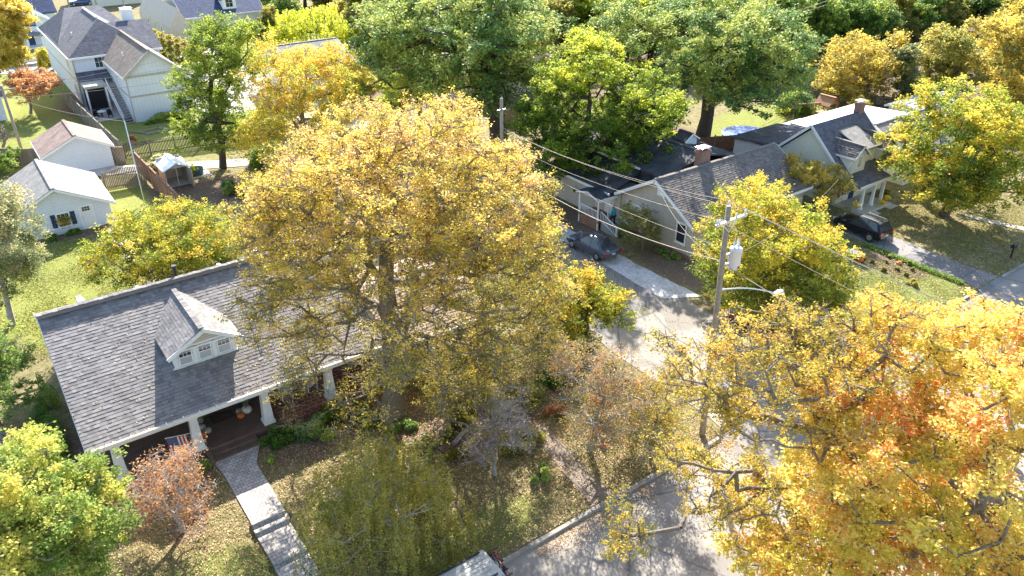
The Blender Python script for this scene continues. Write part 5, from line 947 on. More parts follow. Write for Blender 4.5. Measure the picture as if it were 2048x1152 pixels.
# shrubs
BU = [('yucca_bush', 'spiky pale yucca like shrub behind the garden shed', 14.9, 77.2, 2.0, 1.6, 1.7, 5200, .3, 'silver', (.3, 1)),
 ('boxwood', 'dark clipped shrub left of the brick steps', 4.6, 32.3, .7, .6, .9, 2600, .09, 'dark', (.2, .7)),
 ('azalea', 'dark green shrub mass right of the brick steps', 8.7, 32.2, 1.1, .8, 1.2, 5200, .1, 'green', (0, .5)),
 ('azalea', 'broad dark shrub below the third porch column', 10.4, 31.6, 1.4, 1.0, 1.2, 7000, .1, 'dark', (.1, .9)),
 ('azalea', 'olive speckled shrub in front of the red tiled porch', 12.4, 32.1, 1.3, .9, 1.3, 6000, .1, 'olive', (0, .8)),
 ('hosta', 'small light green clump at the path edge by the shrubs', 7.7, 30.9, .45, .4, .5, 900, .09, 'green', (.4, 1)),
 ('camellia', 'leafy green shrub just left of the giant trunk base', 12.9, 31.0, .9, .8, 1.5, 5200, .11, 'lime', (-.1, .5)),
 ('ivy_clump', 'dark ivy around the base of the giant trunk', 14.3, 29.6, 1.2, .8, .6, 5200, .1, 'dark', (.2, .8)),
 ('rhododendron', 'pale leaved rhododendron in front of the giant trunk', 14.3, 27.3, 1.2, .8, .8, 4200, .12, 'silver', (.1, .9)),
 ('rhododendron', 'dull brown green shrub right of the rhododendron', 16.6, 27.6, 1.3, 1.1, 1.0, 4200, .11, 'olive', (.1, 1)),
 ('holly_bush', 'green holly beside the side wing window', 19.2, 31.9, 1.2, .9, 1.7, 5600, .11, 'olive', (0, .7)),
 ('holly_bush', 'dense dark bush under the wing eave corner', 21.8, 31.6, 1.2, 1.0, 1.9, 6400, .11, 'dark', (.2, .9)),
 ('holly_bush', 'low dark bush on the corner lawn near the dogwood', 23.0, 28.2, 1.4, 1.1, 1.3, 6400, .11, 'green', (0, .6)),
 ('corner_shrub', 'green shrub by the small round stump at the side street', 26.2, 28.5, 1.0, .9, 1.4, 5000, .12, 'green', (.1, .8)),
 ('corner_shrub', 'yellow green shrub beside the kerb below the dogwood', 25.4, 23.4, 1.1, .9, 1.0, 3600, .1, 'yg', (.1, .8)),
 ('corner_shrub', 'dark low shrub on the lawn left of the corner path', 18.0, 22.6, .7, .6, .7, 2200, .09, 'dark', (.2, .9)),
 ('hedge', 'dark hedge in the shade left of the bungalow gable', -1.0, 38.5, 1.0, 3.5, 1.8, 12000, .11, 'green', (-.1, .5)),
 ('juniper', 'pointed dark juniper at the rear left corner of the bungalow', -.3, 42.0, .6, .6, 2.6, 3800, .09, 'dark', (.2, .8)),
 ('hedge', 'dark bushes under the front left eave of the bungalow', -.2, 33.6, 1.3, 2.0, 1.5, 8000, .11, 'green', (-.1, .6)),
 ('hosta', 'leafy hosta clump left of the garage flower box', 3.4, 65.3, .8, .55, .6, 1500, .22, 'green', (.2, .7)),
 ('hosta', 'leafy hosta clump right of the garage flower box', 4.8, 65.4, .8, .5, .55, 1500, .22, 'green', (.3, .8)),
 ('low_shrub', 'brown green undergrowth between the wing and the corner lawn', 20.2, 27.5, 2.2, 1.8, 1.1, 9000, .1, 'olive', (.1, .8)),
 ('low_shrub', 'patchy olive undergrowth right of the kerbside sign', 24.5, 26.2, 1.6, 1.6, .9, 6000, .1, 'brick', (0, .5)),
 ('low_shrub', 'tangled green undergrowth left of the dogwood', 18.6, 25.0, 1.6, 1.3, .8, 6000, .1, 'olive', (.2, .9)),
 ('low_shrub', 'low tangled growth below the weeping tree right side', 12.8, 24.4, 1.2, 1.0, .6, 3600, .09, 'olive', (.3, 1)),
 ('garden_shrub', 'low shrub beside the rear stone path', 4.6, 48.8, 1.2, .6, .6, 3000, .1, 'green', (.2, .8)),
 ('garden_shrub', 'fluffy dark juniper under the taupe house double window', 41.2-.9, 40.6, .9, 1.0, 1.3, 5200, .12, 'dark', (.2, .9)),
 ('garden_shrub', 'dark low bush under the taupe house tall window', 40.6, 36.6, .6, 1.2, .7, 3000, .12, 'dark', (.2, .8)),
 ('fern_clump', 'small green clump at the taupe house foundation', 40.9, 35.4, .5, .5, .7, 1400, .16, 'green', (.4, .9)),
 ('garden_shrub', 'brown twiggy shrub beside the side lane left of the sedan', 35.6, 46.5, 1.2, 1.8, 1.2, 5200, .12, 'olive', (.1, .9)),
 ('hedge_bush', 'big rounded hedge on the pool lawn', 80.0, 53.8, 3.0, 2.2, 3.0, 12000, .22, 'green', (.1, .9)),
 ('foundation_bush', 'dark bed of bushes along the two storey house wing', 19.4, 93.6, 3.0, .8, 1.0, 8000, .17, 'dark', (.2, .8)),
 ('red_bush', 'red leaved bush inside the grey fence corner', 14.2, 87.6, .8, .8, 1.1, 2600, .15, 'rust', (.5, 1)),
 ('lawn_bush', 'small pale bush behind the tan roofed garage', 9.2, 90.0, 1.2, .7, .7, 2200, .16, 'silver', (.2, .8)),
 ('white_bush', 'yellow green bush left of the two storey house eave', 12.3, 129.5, 1.2, 1.2, 3.2, 5000, .25, 'gold', (0, .6)),
 ('lawn_bush', 'grey brown round bush on the right front lawn', 51.4, 22.7, .6, .6, .5, 1600, .1, 'olive', (.3, 1)),
 ('porch_bush', 'low bush beside the cream house front window', 64.8, 33.2, 1.0, .6, .8, 2800, .13, 'olive', (.1, .8)),
 ('hedge_bush', 'dark bush below the playhouse fence corner', 84.0, 62.0, 2.2, 1.8, 2.0, 6500, .25, 'olive', (0, .7)),
 ('hedge_bush', 'grey green bush behind the white roofed shed', 95.5, 46.0, 3.0, 2.0, 2.6, 8500, .25, 'silver', (0, .7)),
 ('shed_vine', 'yellow green bush right of the shed roof', 16.6, 74.2, .6, .6, 1.9, 2200, .14, 'lime', (.4, 1)),
 ('yard_bush', 'sprawling green bush at the alley end left of the giant tree', 23.5, 73, 2.4, 2.0, 2.4, 9000, .18, 'green', (.1, .9)),
 ('yard_bush', 'brown green undergrowth behind the giant crown', 20.0, 66, 2.6, 2.0, 1.4, 7000, .16, 'olive', (0, .8)),
 ('yard_bush', 'dark bush right of the shed clearing', 17.4, 66.5, .9, .9, 1.5, 3000, .14, 'dark', (.2, .8)),
 ('yard_bush', 'green thicket between the slim tree and the brown shrub', 31.0, 52, 2.6, 2.4, 3.0, 9000, .17, 'olive', (0, .8))]
for i, (nm, lab, x, y, rx, ry, h, n, ls, pal, tn) in enumerate(BU): bush(nm, lab, 'shrub', x, y, rx, ry, h, n, ls, pal, seed=100+i, tone=tn)
for i, (lab, x, y, rx, ry, h, n, pal, tn) in enumerate([
 ('russet twiggy shrub under the yellow brown kerb tree', 23.6, 24.6, 1.0, .9, 1.3, 3600, 'rust', (0, .5)), ('tall olive shrub midway between the giant trunk and the dogwood', 18.6, 29.2, 1.3, 1.1, 1.9, 6400, 'olive', (.2, .9)),
 ('leafy green shrub in front of the wing window', 17.2, 31.6, 1.1, .8, 1.5, 4600, 'lime', (-.1, .4)), ('russet shrub at the foot of the sparse olive brown tree', 17.4, 25.9, .9, .8, .9, 3000, 'brick', (.3, 1)),
 ('yellow green shrub behind the street sign', 24.9, 28.8, 1.2, 1.0, 1.5, 4600, 'yg', (0, .5)), ('green shrub hiding the fourth porch column base', 11.6, 32.3, .8, .6, 1.7, 4200, 'lime', (-.1, .4)),
 ('tan seeded shrub beside the pale log', 15.3, 25.6, .9, .7, .7, 2600, 'open', (-.1, .5)), ('low green shrub at the edge of the weeping tree shade', 8.6, 26.3, .7, .6, .5, 2000, 'green', (.2, .9)),
 ('broad olive shrub beside the side street grass', 25.9, 31.4, 1.3, 1.6, 1.6, 6400, 'olive', (.1, .9)), ('small russet shrub near the corner walk slabs', 21.4, 25.6, .8, .7, .9, 2600, 'rust', (0, .7))]): bush('yard_shrub', lab, 'shrub', x, y, rx, ry, h, n, .1, pal, seed=400+i, tone=tn)
# driveway edging and bed plants
for i, (x, y) in enumerate([(52.2, 26.2), (53.1, 25.6), (54.0, 26.0), (52.6, 24.6), (53.4, 23.9), (52.2, 23.6), (51.6, 24.9), (54.2, 24.4)]):
    if i == 0: b0 = bush('bed_plant', 'small flowering clump in the round brown bed on the right lawn', 'plant', x, y, .3, .3, .3, 420, .09, 'olive', group='clumps in the round flower bed', seed=200, tone=(.1, .8))
    else: dup(b0, (x, y, G(x, y)), i, sc=(.8+.06*i,)*3)
bush('mum_plant', 'rusty red mum in the middle of the round brown bed', 'plant', 53.7, 25.0, .3, .3, .3, 500, .08, 'rust', seed=210, tone=(.5, 1))
r_ = np.random.RandomState(3); n = 6000; P = np.c_[54.35+r_.normal(0, .16, n), r_.uniform(20.6, 28.5, n), np.zeros(n)]; P[:, 2] = .12+r_.uniform(0, .22, n)
tag(leaves('edging_groundcover', P, .1, r_.uniform(.1, .9, n), LM['green'], None, (0, 0, 0)), 'strip of green ground cover along the neighbour driveway', 'ground cover', kind='stuff')
# grass and fallen leaves on the near lots
r_ = np.random.RandomState(4)
def inlot(P):
    x, y = P[:, 0], P[:, 1]
    return ~((x > 5.4) & (x < 7.1) & (y < 32)) & ~((x > .9) & (x < 15.5) & (y > 32.9)) & ~((x > 28.0) & (x < 37)) & ~((x > 15.4) & (x < 22) & (y > 32.9))
n = 90000; P = np.c_[r_.uniform(-6, 27.8, n), r_.uniform(19.65, 34, n), np.zeros(n)]; P = P[inlot(P)]
dens = np.clip(1.0-.8*np.maximum.reduce([blob(P[:, 0], P[:, 1], 17.5, 28, 6.5, 4, .6), blob(P[:, 0], P[:, 1], 12, 31.5, 6, 2.4, .5), blob(P[:, 0], P[:, 1], 23.5, 23.5, 3, 2.5, 1)]), .1, 1)
P = P[r_.uniform(0, 1, len(P)) < dens]; P[:, 2] = gh(P[:, 0], P[:, 1]); n = len(P); h = r_.uniform(.03, .085, n); a = r_.uniform(0, 6.28, n); w = .012
lean = r_.normal(0, .025, (n, 2)); dx, dy = np.cos(a)*w, np.sin(a)*w
V = np.stack([P-np.c_[dx, dy, np.zeros(n)], P+np.c_[dx, dy, np.zeros(n)], P+np.c_[lean, h]], 1).reshape(-1, 3)
tag(arr_mesh('grass', V, n, LM['grass'], None, attr=np.clip(r_.normal(.5, .25, n)+.3*np.sin(P[:, 0]*.9)*np.cos(P[:, 1]*1.1), 0, 1), k=3), 'short patchy grass on the near lawn', 'grass', kind='stuff')
n = 60000; P = np.c_[r_.uniform(-6, 27.9, n), r_.uniform(19.65, 34, n), np.zeros(n)]; P = P[inlot(P)]
Q = np.c_[r_.uniform(8, 42, 9000), 19.38-np.abs(r_.normal(0, .55, 9000)), np.zeros(9000)]; Q2 = np.c_[r_.uniform(28, 42, 5000), r_.uniform(20, 45, 5000), np.zeros(5000)]
nw = np.sin(Q[:, 0]*.8)+np.sin(Q[:, 0]*2.1) > -.2; Q = Q[nw]; P = np.r_[P, Q, Q2]; P[:, 2] = gh(P[:, 0], P[:, 1])+.02+r_.uniform(0, .03, len(P)); P[P[:, 1] < 19.42, 2] = .012
k_ = (P[:, 0] > 27.9) & (P[:, 1] > 19.6); P[k_, 2] = .17
tag(leaves('fallen_leaves', P, .075, r_.uniform(0, 1, len(P)), LM['litter'], None, (0, 0, 0), up=2.5), 'scattered brown and tan fallen leaves on lawn and gutter', 'fallen leaves', kind='stuff')
def tufts(name, label, x0, x1, y0, y1, n, hh, keep=None):
    P = np.c_[r_.uniform(x0, x1, n), r_.uniform(y0, y1, n), np.zeros(n)]
    if keep is not None: P = P[keep(P[:, 0], P[:, 1])]
    P = P[np.sin(P[:, 0]*1.7+np.sin(P[:, 1]))+np.cos(P[:, 1]*1.3)+r_.normal(0, .8, len(P)) > -.6]; n = len(P); P[:, 2] = gh(P[:, 0], P[:, 1]); a = r_.uniform(0, 6.28, n); w = .03; h = r_.uniform(.4, 1, n)*hh
    dx, dy = np.cos(a)*w, np.sin(a)*w; V = np.stack([P-np.c_[dx, dy, np.zeros(n)], P+np.c_[dx, dy, np.zeros(n)], P+np.c_[r_.normal(0, .04, (n, 2)), h]], 1).reshape(-1, 3)
    tag(arr_mesh(name, V, n, LM['grass'], None, attr=np.clip(r_.normal(.75, .25, n), 0, 1), k=3), label, 'grass', kind='stuff')
tufts('grass', 'grass tufts on the back lawn beside the white garage', -6, 13.5, 47.3, 65, 60000, .09, lambda x, y: ~((x > 6.8) & (x < 8.8)) & (x < 12) & ~((x > 2.4) & (x < 4.3) & (y < 55)))
tufts('grass', 'grass tufts on the right front lawns', 38, 74, 19.8, 31, 60000, .1, lambda x, y: ~((x > 54.5) & (x < 57.8)))
Q = np.r_[np.c_[r_.uniform(-5, 12, 2600), r_.uniform(47.5, 65, 2600), np.zeros(2600)], np.c_[r_.uniform(40, 74, 7000), r_.uniform(19.8, 31, 7000), np.zeros(7000)], np.c_[r_.uniform(-2, 40, 9000), r_.uniform(66, 98, 9000), np.zeros(9000)]]; Q[:, 2] = gh(Q[:, 0], Q[:, 1])+.05
tag(leaves('fallen_leaves', Q, .1, r_.uniform(.2, 1, len(Q)), LM['litter'], None, (0, 0, 0), up=2), 'fallen leaves scattered on the farther lawns', 'fallen leaves', kind='stuff')
n = 2600; xx = np.concatenate([.5+15*r_.beta(2.2, 1.2, 1700), r_.uniform(.6, 15.4, 900)]); yy = np.concatenate([33.15+7.6*r_.beta(1.1, 1.6, 1700), 33.0+np.abs(r_.normal(0, .05, 900))]); Q = np.c_[xx, yy, 3.42+(yy-33.1)*.395+.035]
ok_ = ~((xx > 4.8) & (xx < 8.8) & (yy > 35.3)); Q = Q[ok_]; tag(leaves('roof_leaves', Q, .085, r_.uniform(.2, 1, len(Q)), LM['litter'], None, (0, 0, 0), up=2.5), 'fallen leaves lying on the bungalow roof and in its gutter', 'fallen leaves', kind='stuff')
n = 700; P = np.c_[r_.normal(33.4, .5, n), r_.normal(36.5, 2.2, n), np.zeros(n)]; P[:, 2] = .1
V = []
for p in P: d = r_.normal(0, .12, 2); q = p+np.array([d[0], d[1], r_.uniform(.6, 1.3)]); V += [p-[.01, 0, 0], p+[.01, 0, 0], q]
tag(arr_mesh('dry_grass', np.array(V), n, LM['straw'], None, attr=r_.uniform(0, 1, n), k=3), 'tall dry grass stalks beside the side lane', 'dry grass', kind='stuff')
# ------------------------------------------------------------------ poles, wires, street furniture
PB, PT = Vector((27.0, 20.2, .1)), Vector((26.42, 20.2, 13.3))
def pz(z): return PB.lerp(PT, (z-.1)/13.2)
u_ = root('utility_pole', PB, 'tall wooden utility pole with crossarm, grey transformer and curved lamp arm at the street corner', 'utility pole')
obj('pole_shaft', MB().tube(PB-Vector((0, 0, .4)), PT, .165, .12, 12), M['pole'], u_, smooth=True)
c = pz(12.62); mb = MB().bar((c.x-.95, 20.04, 12.62), (c.x+1.1, 20.04, 12.66), .11, .12); mb.bar((c.x-.5, 20.03, 12.6), (c.x, 20.03, 12.1), .03, .04); mb.bar((c.x+.5, 20.03, 12.6), (c.x, 20.03, 12.1), .03, .04); obj('crossarm', mb, M['steel'], u_)
def insul(p): return obj('insulator', MB().lathe(p, [(.03, 0), (.07, .03), (.045, .06), (.075, .09), (.05, .13), (.065, .16), (.02, .22)], 10), M['porcelain'], u_, smooth=True)
I1, I2, I3 = Vector((c.x-.85, 20.04, 12.9)), Vector((c.x+1.0, 20.04, 12.92)), Vector((PT.x, 20.2, 13.55))
for p in (I1, I2, I3, Vector((c.x+.4, 20.04, 12.92)), Vector((c.x-.7, 20.04, 12.9))): insul(p-Vector((0, 0, .21)))
c = pz(11); tc = Vector((c.x+.42, 19.85, 10.2))
tf = obj('transformer', MB().lathe(tc, [(.05, 0), (.27, .02), (.28, .06), (.28, .95), (.3, .97), (.3, 1.02), (.15, 1.1), (.04, 1.12)], 18), M['can'], u_, smooth=True)
for a, b_ in ((-.12, .05), (.12, .05), (0, -.12)): obj('bushing', MB().lathe((tc.x+a, tc.y+b_, tc.z+1.05), [(.06, 0), (.035, .08), (.065, .12), (.03, .2), (.055, .24), (.025, .33), (.015, .5)], 8), M['porcelain'], tf)
obj('bracket', MB().bar((c.x, 20.1, 10.9), (tc.x, tc.y+.1, 10.9), .1, .12).bar((c.x, 20.1, 10.4), (tc.x, tc.y+.1, 10.4), .1, .12), M['steel'], tf)
obj('rust_stain', MB().box(tc.x-.07, tc.x+.06, tc.y-.296, tc.y-.27, 10.28, 10.42), M['rust'], tf)
ARM = (2.6, -1.2, -.5); c = pz(9.0); pts = [c+Vector((t*ARM[0], t*ARM[1], t*ARM[2]+.18*math.sin(t*3.0))) for t in np.linspace(0, 1, 9)]
la = obj('lamp_arm', MB().path(pts, .035), M['steel'], u_, smooth=True); e = pts[-1]
obj('lamp_head', MB().taper(e.x+.2, e.y-.1, e.z-.06, e.z+.08, .65, .5, .28, .18).tube(e+Vector((.15, -.08, .08)), e+Vector((.15, -.08, .16)), .04), M['can'], la)
def wire(name, label, a, b_, sag, r=.010, mat='wire'):
    a, b_ = Vector(a), Vector(b_); pts = []
    for t in np.linspace(0, 1, 25): p = a.lerp(b_, t); p.z -= sag*4*t*(1-t); pts.append(p)
    o = obj(name, MB().path([p-a for p in pts], r, 5), M[mat], loc=tuple(a), smooth=True) if False else obj(name, MB().path(pts, r, 5), M[mat], loc=tuple(a), smooth=True)
    return tag(o, label, 'power line')
NP = Vector((34.6, 49.2, 10.1)); SP = (26.5, -22)
n_ = root('utility_pole', (34.6, 49.2, .1), 'plain wooden utility pole in front of the big oak trunk', 'utility pole')
obj('pole_shaft', MB().tube((34.6, 49.2, -.3), (34.6, 49.2, 10.2), .17, .12, 10), M['pole'], n_, smooth=True)
obj('bracket', MB().bar((34.2, 49.2, 9.3), (35.0, 49.2, 9.3), .06, .06), M['steel'], n_)
wire('power_line', 'top wire from the corner pole tip towards the oak pole', I3, (34.6, 49.1, 7.9), .6); wire('power_line', 'wire from the right end of the crossarm towards the oak pole', I2, (34.9, 49.1, 7.6), .5); wire('power_line', 'wire from the left end of the crossarm towards the oak pole', I1, (34.3, 49.1, 7.0), .5)
c = pz(10.6); wire('power_line', 'thick sagging cable from the corner pole to the oak pole', (c.x-.1, 20.3, 10.55), (34.5, 49.1, 5.0), .9, .022); wire('power_line', 'thin service wire below the crossarm wires', (pz(11.2).x, 20.3, 11.2), (34.5, 49.1, 6.2), .5, .009)
wire('power_line', 'service wire running from the corner pole to the taupe house gable', (pz(10.4).x, 20.35, 10.4), (41.1, 38.3, 5.2), .7, .008)
for lab, a, b_, sg in (('top wire running from the corner pole over the right lawn side', I3, (26.6, -22, 13.3), .7), ('outer crossarm wire crossing in front of the dense maple', I2, (27.9, -22, 12.7), .7), ('inner crossarm wire heading right across the dense maple', I1, (25.8, -22, 12.4), .8)): wire('power_line', lab, a, b_, sg)
wire('power_line', 'low cable running right from the corner pole behind the lamp arm', (pz(10.5).x, 20.1, 10.4), (26.4, -22, 9.6), .9, .02)
wire('power_line', 'long service wire from the corner pole towards the cream house', (pz(10.7).x+.1, 20.2, 10.6), (60, 33.9, 4.2), 1.2, .008)
# left poles
def plainpole(label, x, y, h, lean=(0, 0), r=.15, arm=False, mat='pole'):
    o = root('utility_pole', (x, y, .1), label, 'utility pole'); top = Vector((x+lean[0], y+lean[1], h))
    obj('pole_shaft', MB().tube((x, y, -.3), top, r, r*.8, 10), M[mat], o, smooth=True)
    if arm: obj('crossarm', MB().bar(top+Vector((-1.1, 0, -.4)), top+Vector((1.1, 0, -.4)), .09, .1), M['pole'], o)
    return top
pl = plainpole('bare wooden utility pole at the left edge behind the white garage', 4.2, 87.9, 7.6, arm=True)
pt = plainpole('slender white pole leaning beside the red fence and the white garage', 11.0, 69.3, 7.6, (0, .1), .05, mat='porcelain')
p3 = plainpole('dark wooden pole beyond the ridge of the two storey house', 24.7, 155, 9, r=.2); p4 = plainpole('thin pole between the conifer row and the cream far house', 26.2, 140, 8, r=.14)
plainpole('thin trunk like pole left of the blue parked car', 22.5, 170, 9, r=.16)
wire('power_line', 'upper wire across the tan roofed garage yard', pl-Vector((1, 0, .3)), (30, 92, 8.5), .6, .014); wire('power_line', 'middle wire above the grey fence', pl-Vector((-1, 0, .3)), (32, 90, 7.5), .6, .014); wire('power_line', 'lower wire above the grey fence', pl-Vector((0, 0, 1.2)), (34, 88, 6.3), .6, .02)
wire('power_line', 'service drop from the left pole to the leaning white pole', pl-Vector((0, 0, .8)), pt, .4, .016)
wire('power_line', 'wire crossing above the conifer row', p4-Vector((0, 0, .3)), (46, 128, 8), .5, .025); wire('power_line', 'wire between the two poles beyond the two storey roof', p3-Vector((0, 0, .3)), p4-Vector((0, 0, .4)), .3, .025)
for k, z in enumerate((8.6, 8.1)): wire('power_line', ('upper', 'lower')[k]+' of the far wires across the dark woods at the upper right', (78, 62, z), (128, 72, z+1.5), .6, .03)
# sign
s_ = root('street_sign', (23.5, 22.1, G(23.5, 22.1)), 'white street sign seen edge on near the kerb', 'sign'); z = G(23.5, 22.1)
obj('sign_post', MB().tube((23.5, 22.1, z), (23.5, 22.1, z+2.1), .03), M['steel'], s_); obj('sign_plate', MB().hexa([(23.42, 21.85, z+1.5), (23.44, 21.83, z+1.5), (23.6, 22.35, z+1.5), (23.58, 22.37, z+1.5), (23.42, 21.85, z+2.3), (23.44, 21.83, z+2.3), (23.6, 22.35, z+2.3), (23.58, 22.37, z+2.3)]), M['can'], s_)
s_ = root('mailbox', (61.4, 20.6, .12), 'black mailbox on a post at the right kerb', 'mailbox'); obj('post', MB().box(61.35, 61.45, 20.55, 20.65, .1, 1.0), M['black'], s_); obj('box', MB().box(61.1, 61.7, 20.47, 20.73, 1.0, 1.22).taper(61.4, 20.6, 1.22, 1.32, .6, .6, .26, .1), M['black'], s_)

# ------------------------------------------------------------------ vehicles (length along +Y local, nose at +Y)
M['paint_grey'] = paint('slate_grey_car_paint', (.09, .1, .13)); M['paint_black'] = paint('black_car_paint', (.012, .014, .02), .15); M['paint_white'] = paint('white_car_paint', (.7, .7, .7), .3, 0)
M['paint_silver'] = paint('pale_champagne_paint', (.42, .41, .37), .38, .05); M['paint_blue'] = paint('blue_car_paint', (.03, .08, .2))
def car(name, label, loc, rz, L_, Wd, Ht, mat, kind='sedan'):
    ro = root(name, (0, 0, 0), label, {'pickup': 'pickup'}.get(kind, 'car')); hl, w = L_/2, Wd/2
    if kind == 'sedan': st = [(-hl, .82, .5, .78), (-hl+.12, .95, .34, .93), (-hl*.55, 1, .26, .96), (0, 1, .25, .93), (hl*.42, 1, .25, .9), (hl*.8, .96, .28, .78), (hl-.08, .88, .34, .66), (hl, .75, .42, .58)]; gr = [(-hl*.78, .93, .7), (-hl*.42, Ht, .6), (hl*.05, Ht, .62), (hl*.42, .9, .74)]
    elif kind == 'suv': st = [(-hl, .86, .5, .95), (-hl+.1, .97, .38, 1.05), (-hl*.5, 1, .3, 1.06), (0, 1, .3, 1.03), (hl*.45, 1, .3, 1.0), (hl*.8, .97, .32, .92), (hl-.08, .9, .38, .82), (hl, .8, .46, .72)]; gr = [(-hl*.95, 1.04, .76), (-hl*.78, Ht-.04, .66), (hl*.02, Ht, .68), (hl*.42, 1.0, .78)]
    elif kind == 'jeep': st = [(-hl, .93, .5, 1.12), (-hl+.06, .98, .42, 1.16), (0, 1, .4, 1.16), (hl*.45, 1, .4, 1.14), (hl*.9, .97, .42, 1.08), (hl, .92, .5, 1.0)]; gr = [(-hl+.02, 1.14, .88), (-hl+.14, Ht-.06, .8), (-hl+.4, Ht, .8), (hl*.15, Ht, .79), (hl*.3, Ht-.05, .79), (hl*.42, 1.14, .86)]
    else: st = [(-hl, .95, .55, 1.0), (-hl+.06, 1, .45, 1.05), (-hl*.1, 1, .4, 1.05), (hl*.4, 1, .4, 1.08), (hl*.85, .98, .42, 1.02), (hl, .9, .5, .9)]; gr = [(-hl*.12, 1.05, .88), (-hl*.06, Ht, .76), (hl*.25, Ht, .76), (hl*.45, 1.06, .86)]
    mb = MB(); vs = []; m_ = 10
    for (y, ws, zb, zt) in st:
        pr = [(-w*ws*.92, zb), (-w*ws, zb+.14), (-w*ws*1.0, (zb+zt)/2), (-w*ws*.96, zt-.08), (-w*ws*.86, zt), (w*ws*.86, zt), (w*ws*.96, zt-.08), (w*ws, (zb+zt)/2), (w*ws, zb+.14), (w*ws*.92, zb)]
        vs += [(x, y, z) for x, z in pr]
    fs = [(j*m_+i, (j+1)*m_+i, (j+1)*m_+(i+1) % m_, j*m_+(i+1) % m_) for j in range(len(st)-1) for i in range(m_)]
    fs += [tuple(range(m_)), tuple(range(len(st)*m_-1, (len(st)-1)*m_-1, -1))]; mb.mesh(vs, fs); obj('body', mb, M[mat], ro)
    mb = MB(); vs = []
    zb_ = {'sedan': .86, 'suv': .98, 'jeep': 1.1, 'pickup': 1.0}[kind]
    for k, (y, z, wt) in enumerate(gr):
        wb = w*.9; vs += [(-wb, y, zb_), (-w*(wt if z > zb_+.15 else .86), y, max(z, zb_)), (w*(wt if z > zb_+.15 else .86), y, max(z, zb_)), (wb, y, zb_)]
    fs = [(j*4+i, j*4+i+1, (j+1)*4+i+1, (j+1)*4+i) for j in range(len(gr)-1) for i in range(3)]; fs += [(3, 2, 1, 0), tuple(range(len(gr)*4-4, len(gr)*4))]
    mb.mesh(vs, fs); obj('windows', mb, M['glass'], ro)
    mb = MB(); hi = [g for g in gr if g[1] > Ht-.12]; y0, y1 = hi[0][0], hi[-1][0]; wt = hi[0][2]*w
    n8 = 6; vs = []
    for i in range(n8+1):
        y = y0-.08+(y1-y0+.14)*i/n8; e = .035*math.sin(math.pi*i/n8)
        vs += [(-wt-.035, y, Ht-.05), (-wt*.75, y, Ht+.012+e), (wt*.75, y, Ht+.012+e), (wt+.035, y, Ht-.05)]
    mb.mesh(vs, [(j*4+i, (j+1)*4+i, (j+1)*4+i+1, j*4+i+1) for j in range(n8) for i in range(3)]); rf_ = obj('roof', mb, M[mat], ro, smooth=True)
    mb = MB()
    for s_ in (-1, 1):
        bA, bB = gr[0], gr[-1]; mb.bar((s_*w*.9, bA[0], zb_), (s_*wt, hi[0][0], Ht-.03), .07, .08); mb.bar((s_*w*.9, bB[0], zb_), (s_*wt, hi[-1][0], Ht-.03), .06, .08); mb.bar((s_*w*.905, (y0+y1)/2, zb_), (s_*wt*1.01, (y0+y1)/2, Ht-.03), .05, .07)
        if kind in ('suv', 'jeep'): mb.bar((s_*w*.905, y0*.5+gr[0][0]*.5, zb_), (s_*wt*1.01, y0+.1, Ht-.03), .06, .12)
        mb.bar((s_*w*.9, bA[0], zb_+.02), (s_*w*.9, bB[0], zb_+.02), .05, .06)
    obj('pillars', mb, M[mat], ro)
    for s_ in (-1, 1):
        obj('headlight', MB().box(s_*w*.74-.15, s_*w*.74+.15, hl-.1, hl-.01, .56 if kind == 'sedan' else .72, .66 if kind == 'sedan' else .88), M['lamp'], ro)
        obj('tail_light', MB().box(s_*w*.76-.16, s_*w*.76+.16, -hl-.012, -hl+.12, .66 if kind == 'sedan' else .82, .82 if kind == 'sedan' else 1.0), M['red_light'], ro)
        obj('mirror', MB().box(s_*(w+.08)-.08, s_*(w+.08)+.08, hl*.36, hl*.36+.1, zb_+.0, zb_+.14), M[mat], ro)
        for y in (-hl*.6, hl*.62):
            rr = .33 if kind == 'sedan' else .38
            t_ = obj('wheel', MB().tube((s_*(w-.2), y, rr), (s_*(w+.015), y, rr), rr, rr, 20), M['tyre'], ro); obj('rim', MB().tube((s_*(w+.0), y, rr), (s_*(w+.03), y, rr), rr*.62, rr*.55, 10), M['rim'], t_)
    obj('number_plate', MB().box(-.16, .16, -hl-.02, -hl, .62, .74), M['lamp'], ro)
    if kind in ('suv', 'jeep'):
        for s_ in (-1, 1): obj('roof_rail', MB().bar((s_*wt*.86, y0+.15, Ht+.07), (s_*wt*.86, y1-.05, Ht+.07), .06, .05), M['black' if kind == 'jeep' else 'rim'], rf_)
    if kind == 'jeep':
        mb = MB()
        for q in (-.3, -.1, .1, .3): mb.box(q-.012, q+.012, y0+.25, y1-.1, Ht+.045, Ht+.056)
        obj('roof_ribs', mb, M[mat], rf_)
    if kind == 'pickup': obj('bed', MB().box(-w*.85, w*.85, -hl+.12, -hl*.15, 1.0, 1.06), M['black'], ro)
    ro.location = loc; ro.rotation_euler.z = rz; return ro
car('sedan', 'dark slate sedan parked on the gravel below the railed side porch', (36.5, 39.9, .16), R(2), 4.5, 1.8, 1.42, 'paint_grey', 'sedan')
car('suv', 'black suv parked in the driveway of the cream dormer house', (56.0, 29.7, .16), R(-2), 4.3, 1.8, 1.62, 'paint_black', 'suv')
car('parked_car', 'grey car half hidden under the dense maple beside the corner pole', (38.9, 27.3, .16), R(-52), 4.4, 1.8, 1.42, 'paint_grey', 'sedan')
J = car('jeep', 'pale boxy suv at the kerb carrying bicycles on its tail', (10.15, 18.4, .01), R(90), 4.6, 1.9, 1.95, 'paint_silver', 'jeep')
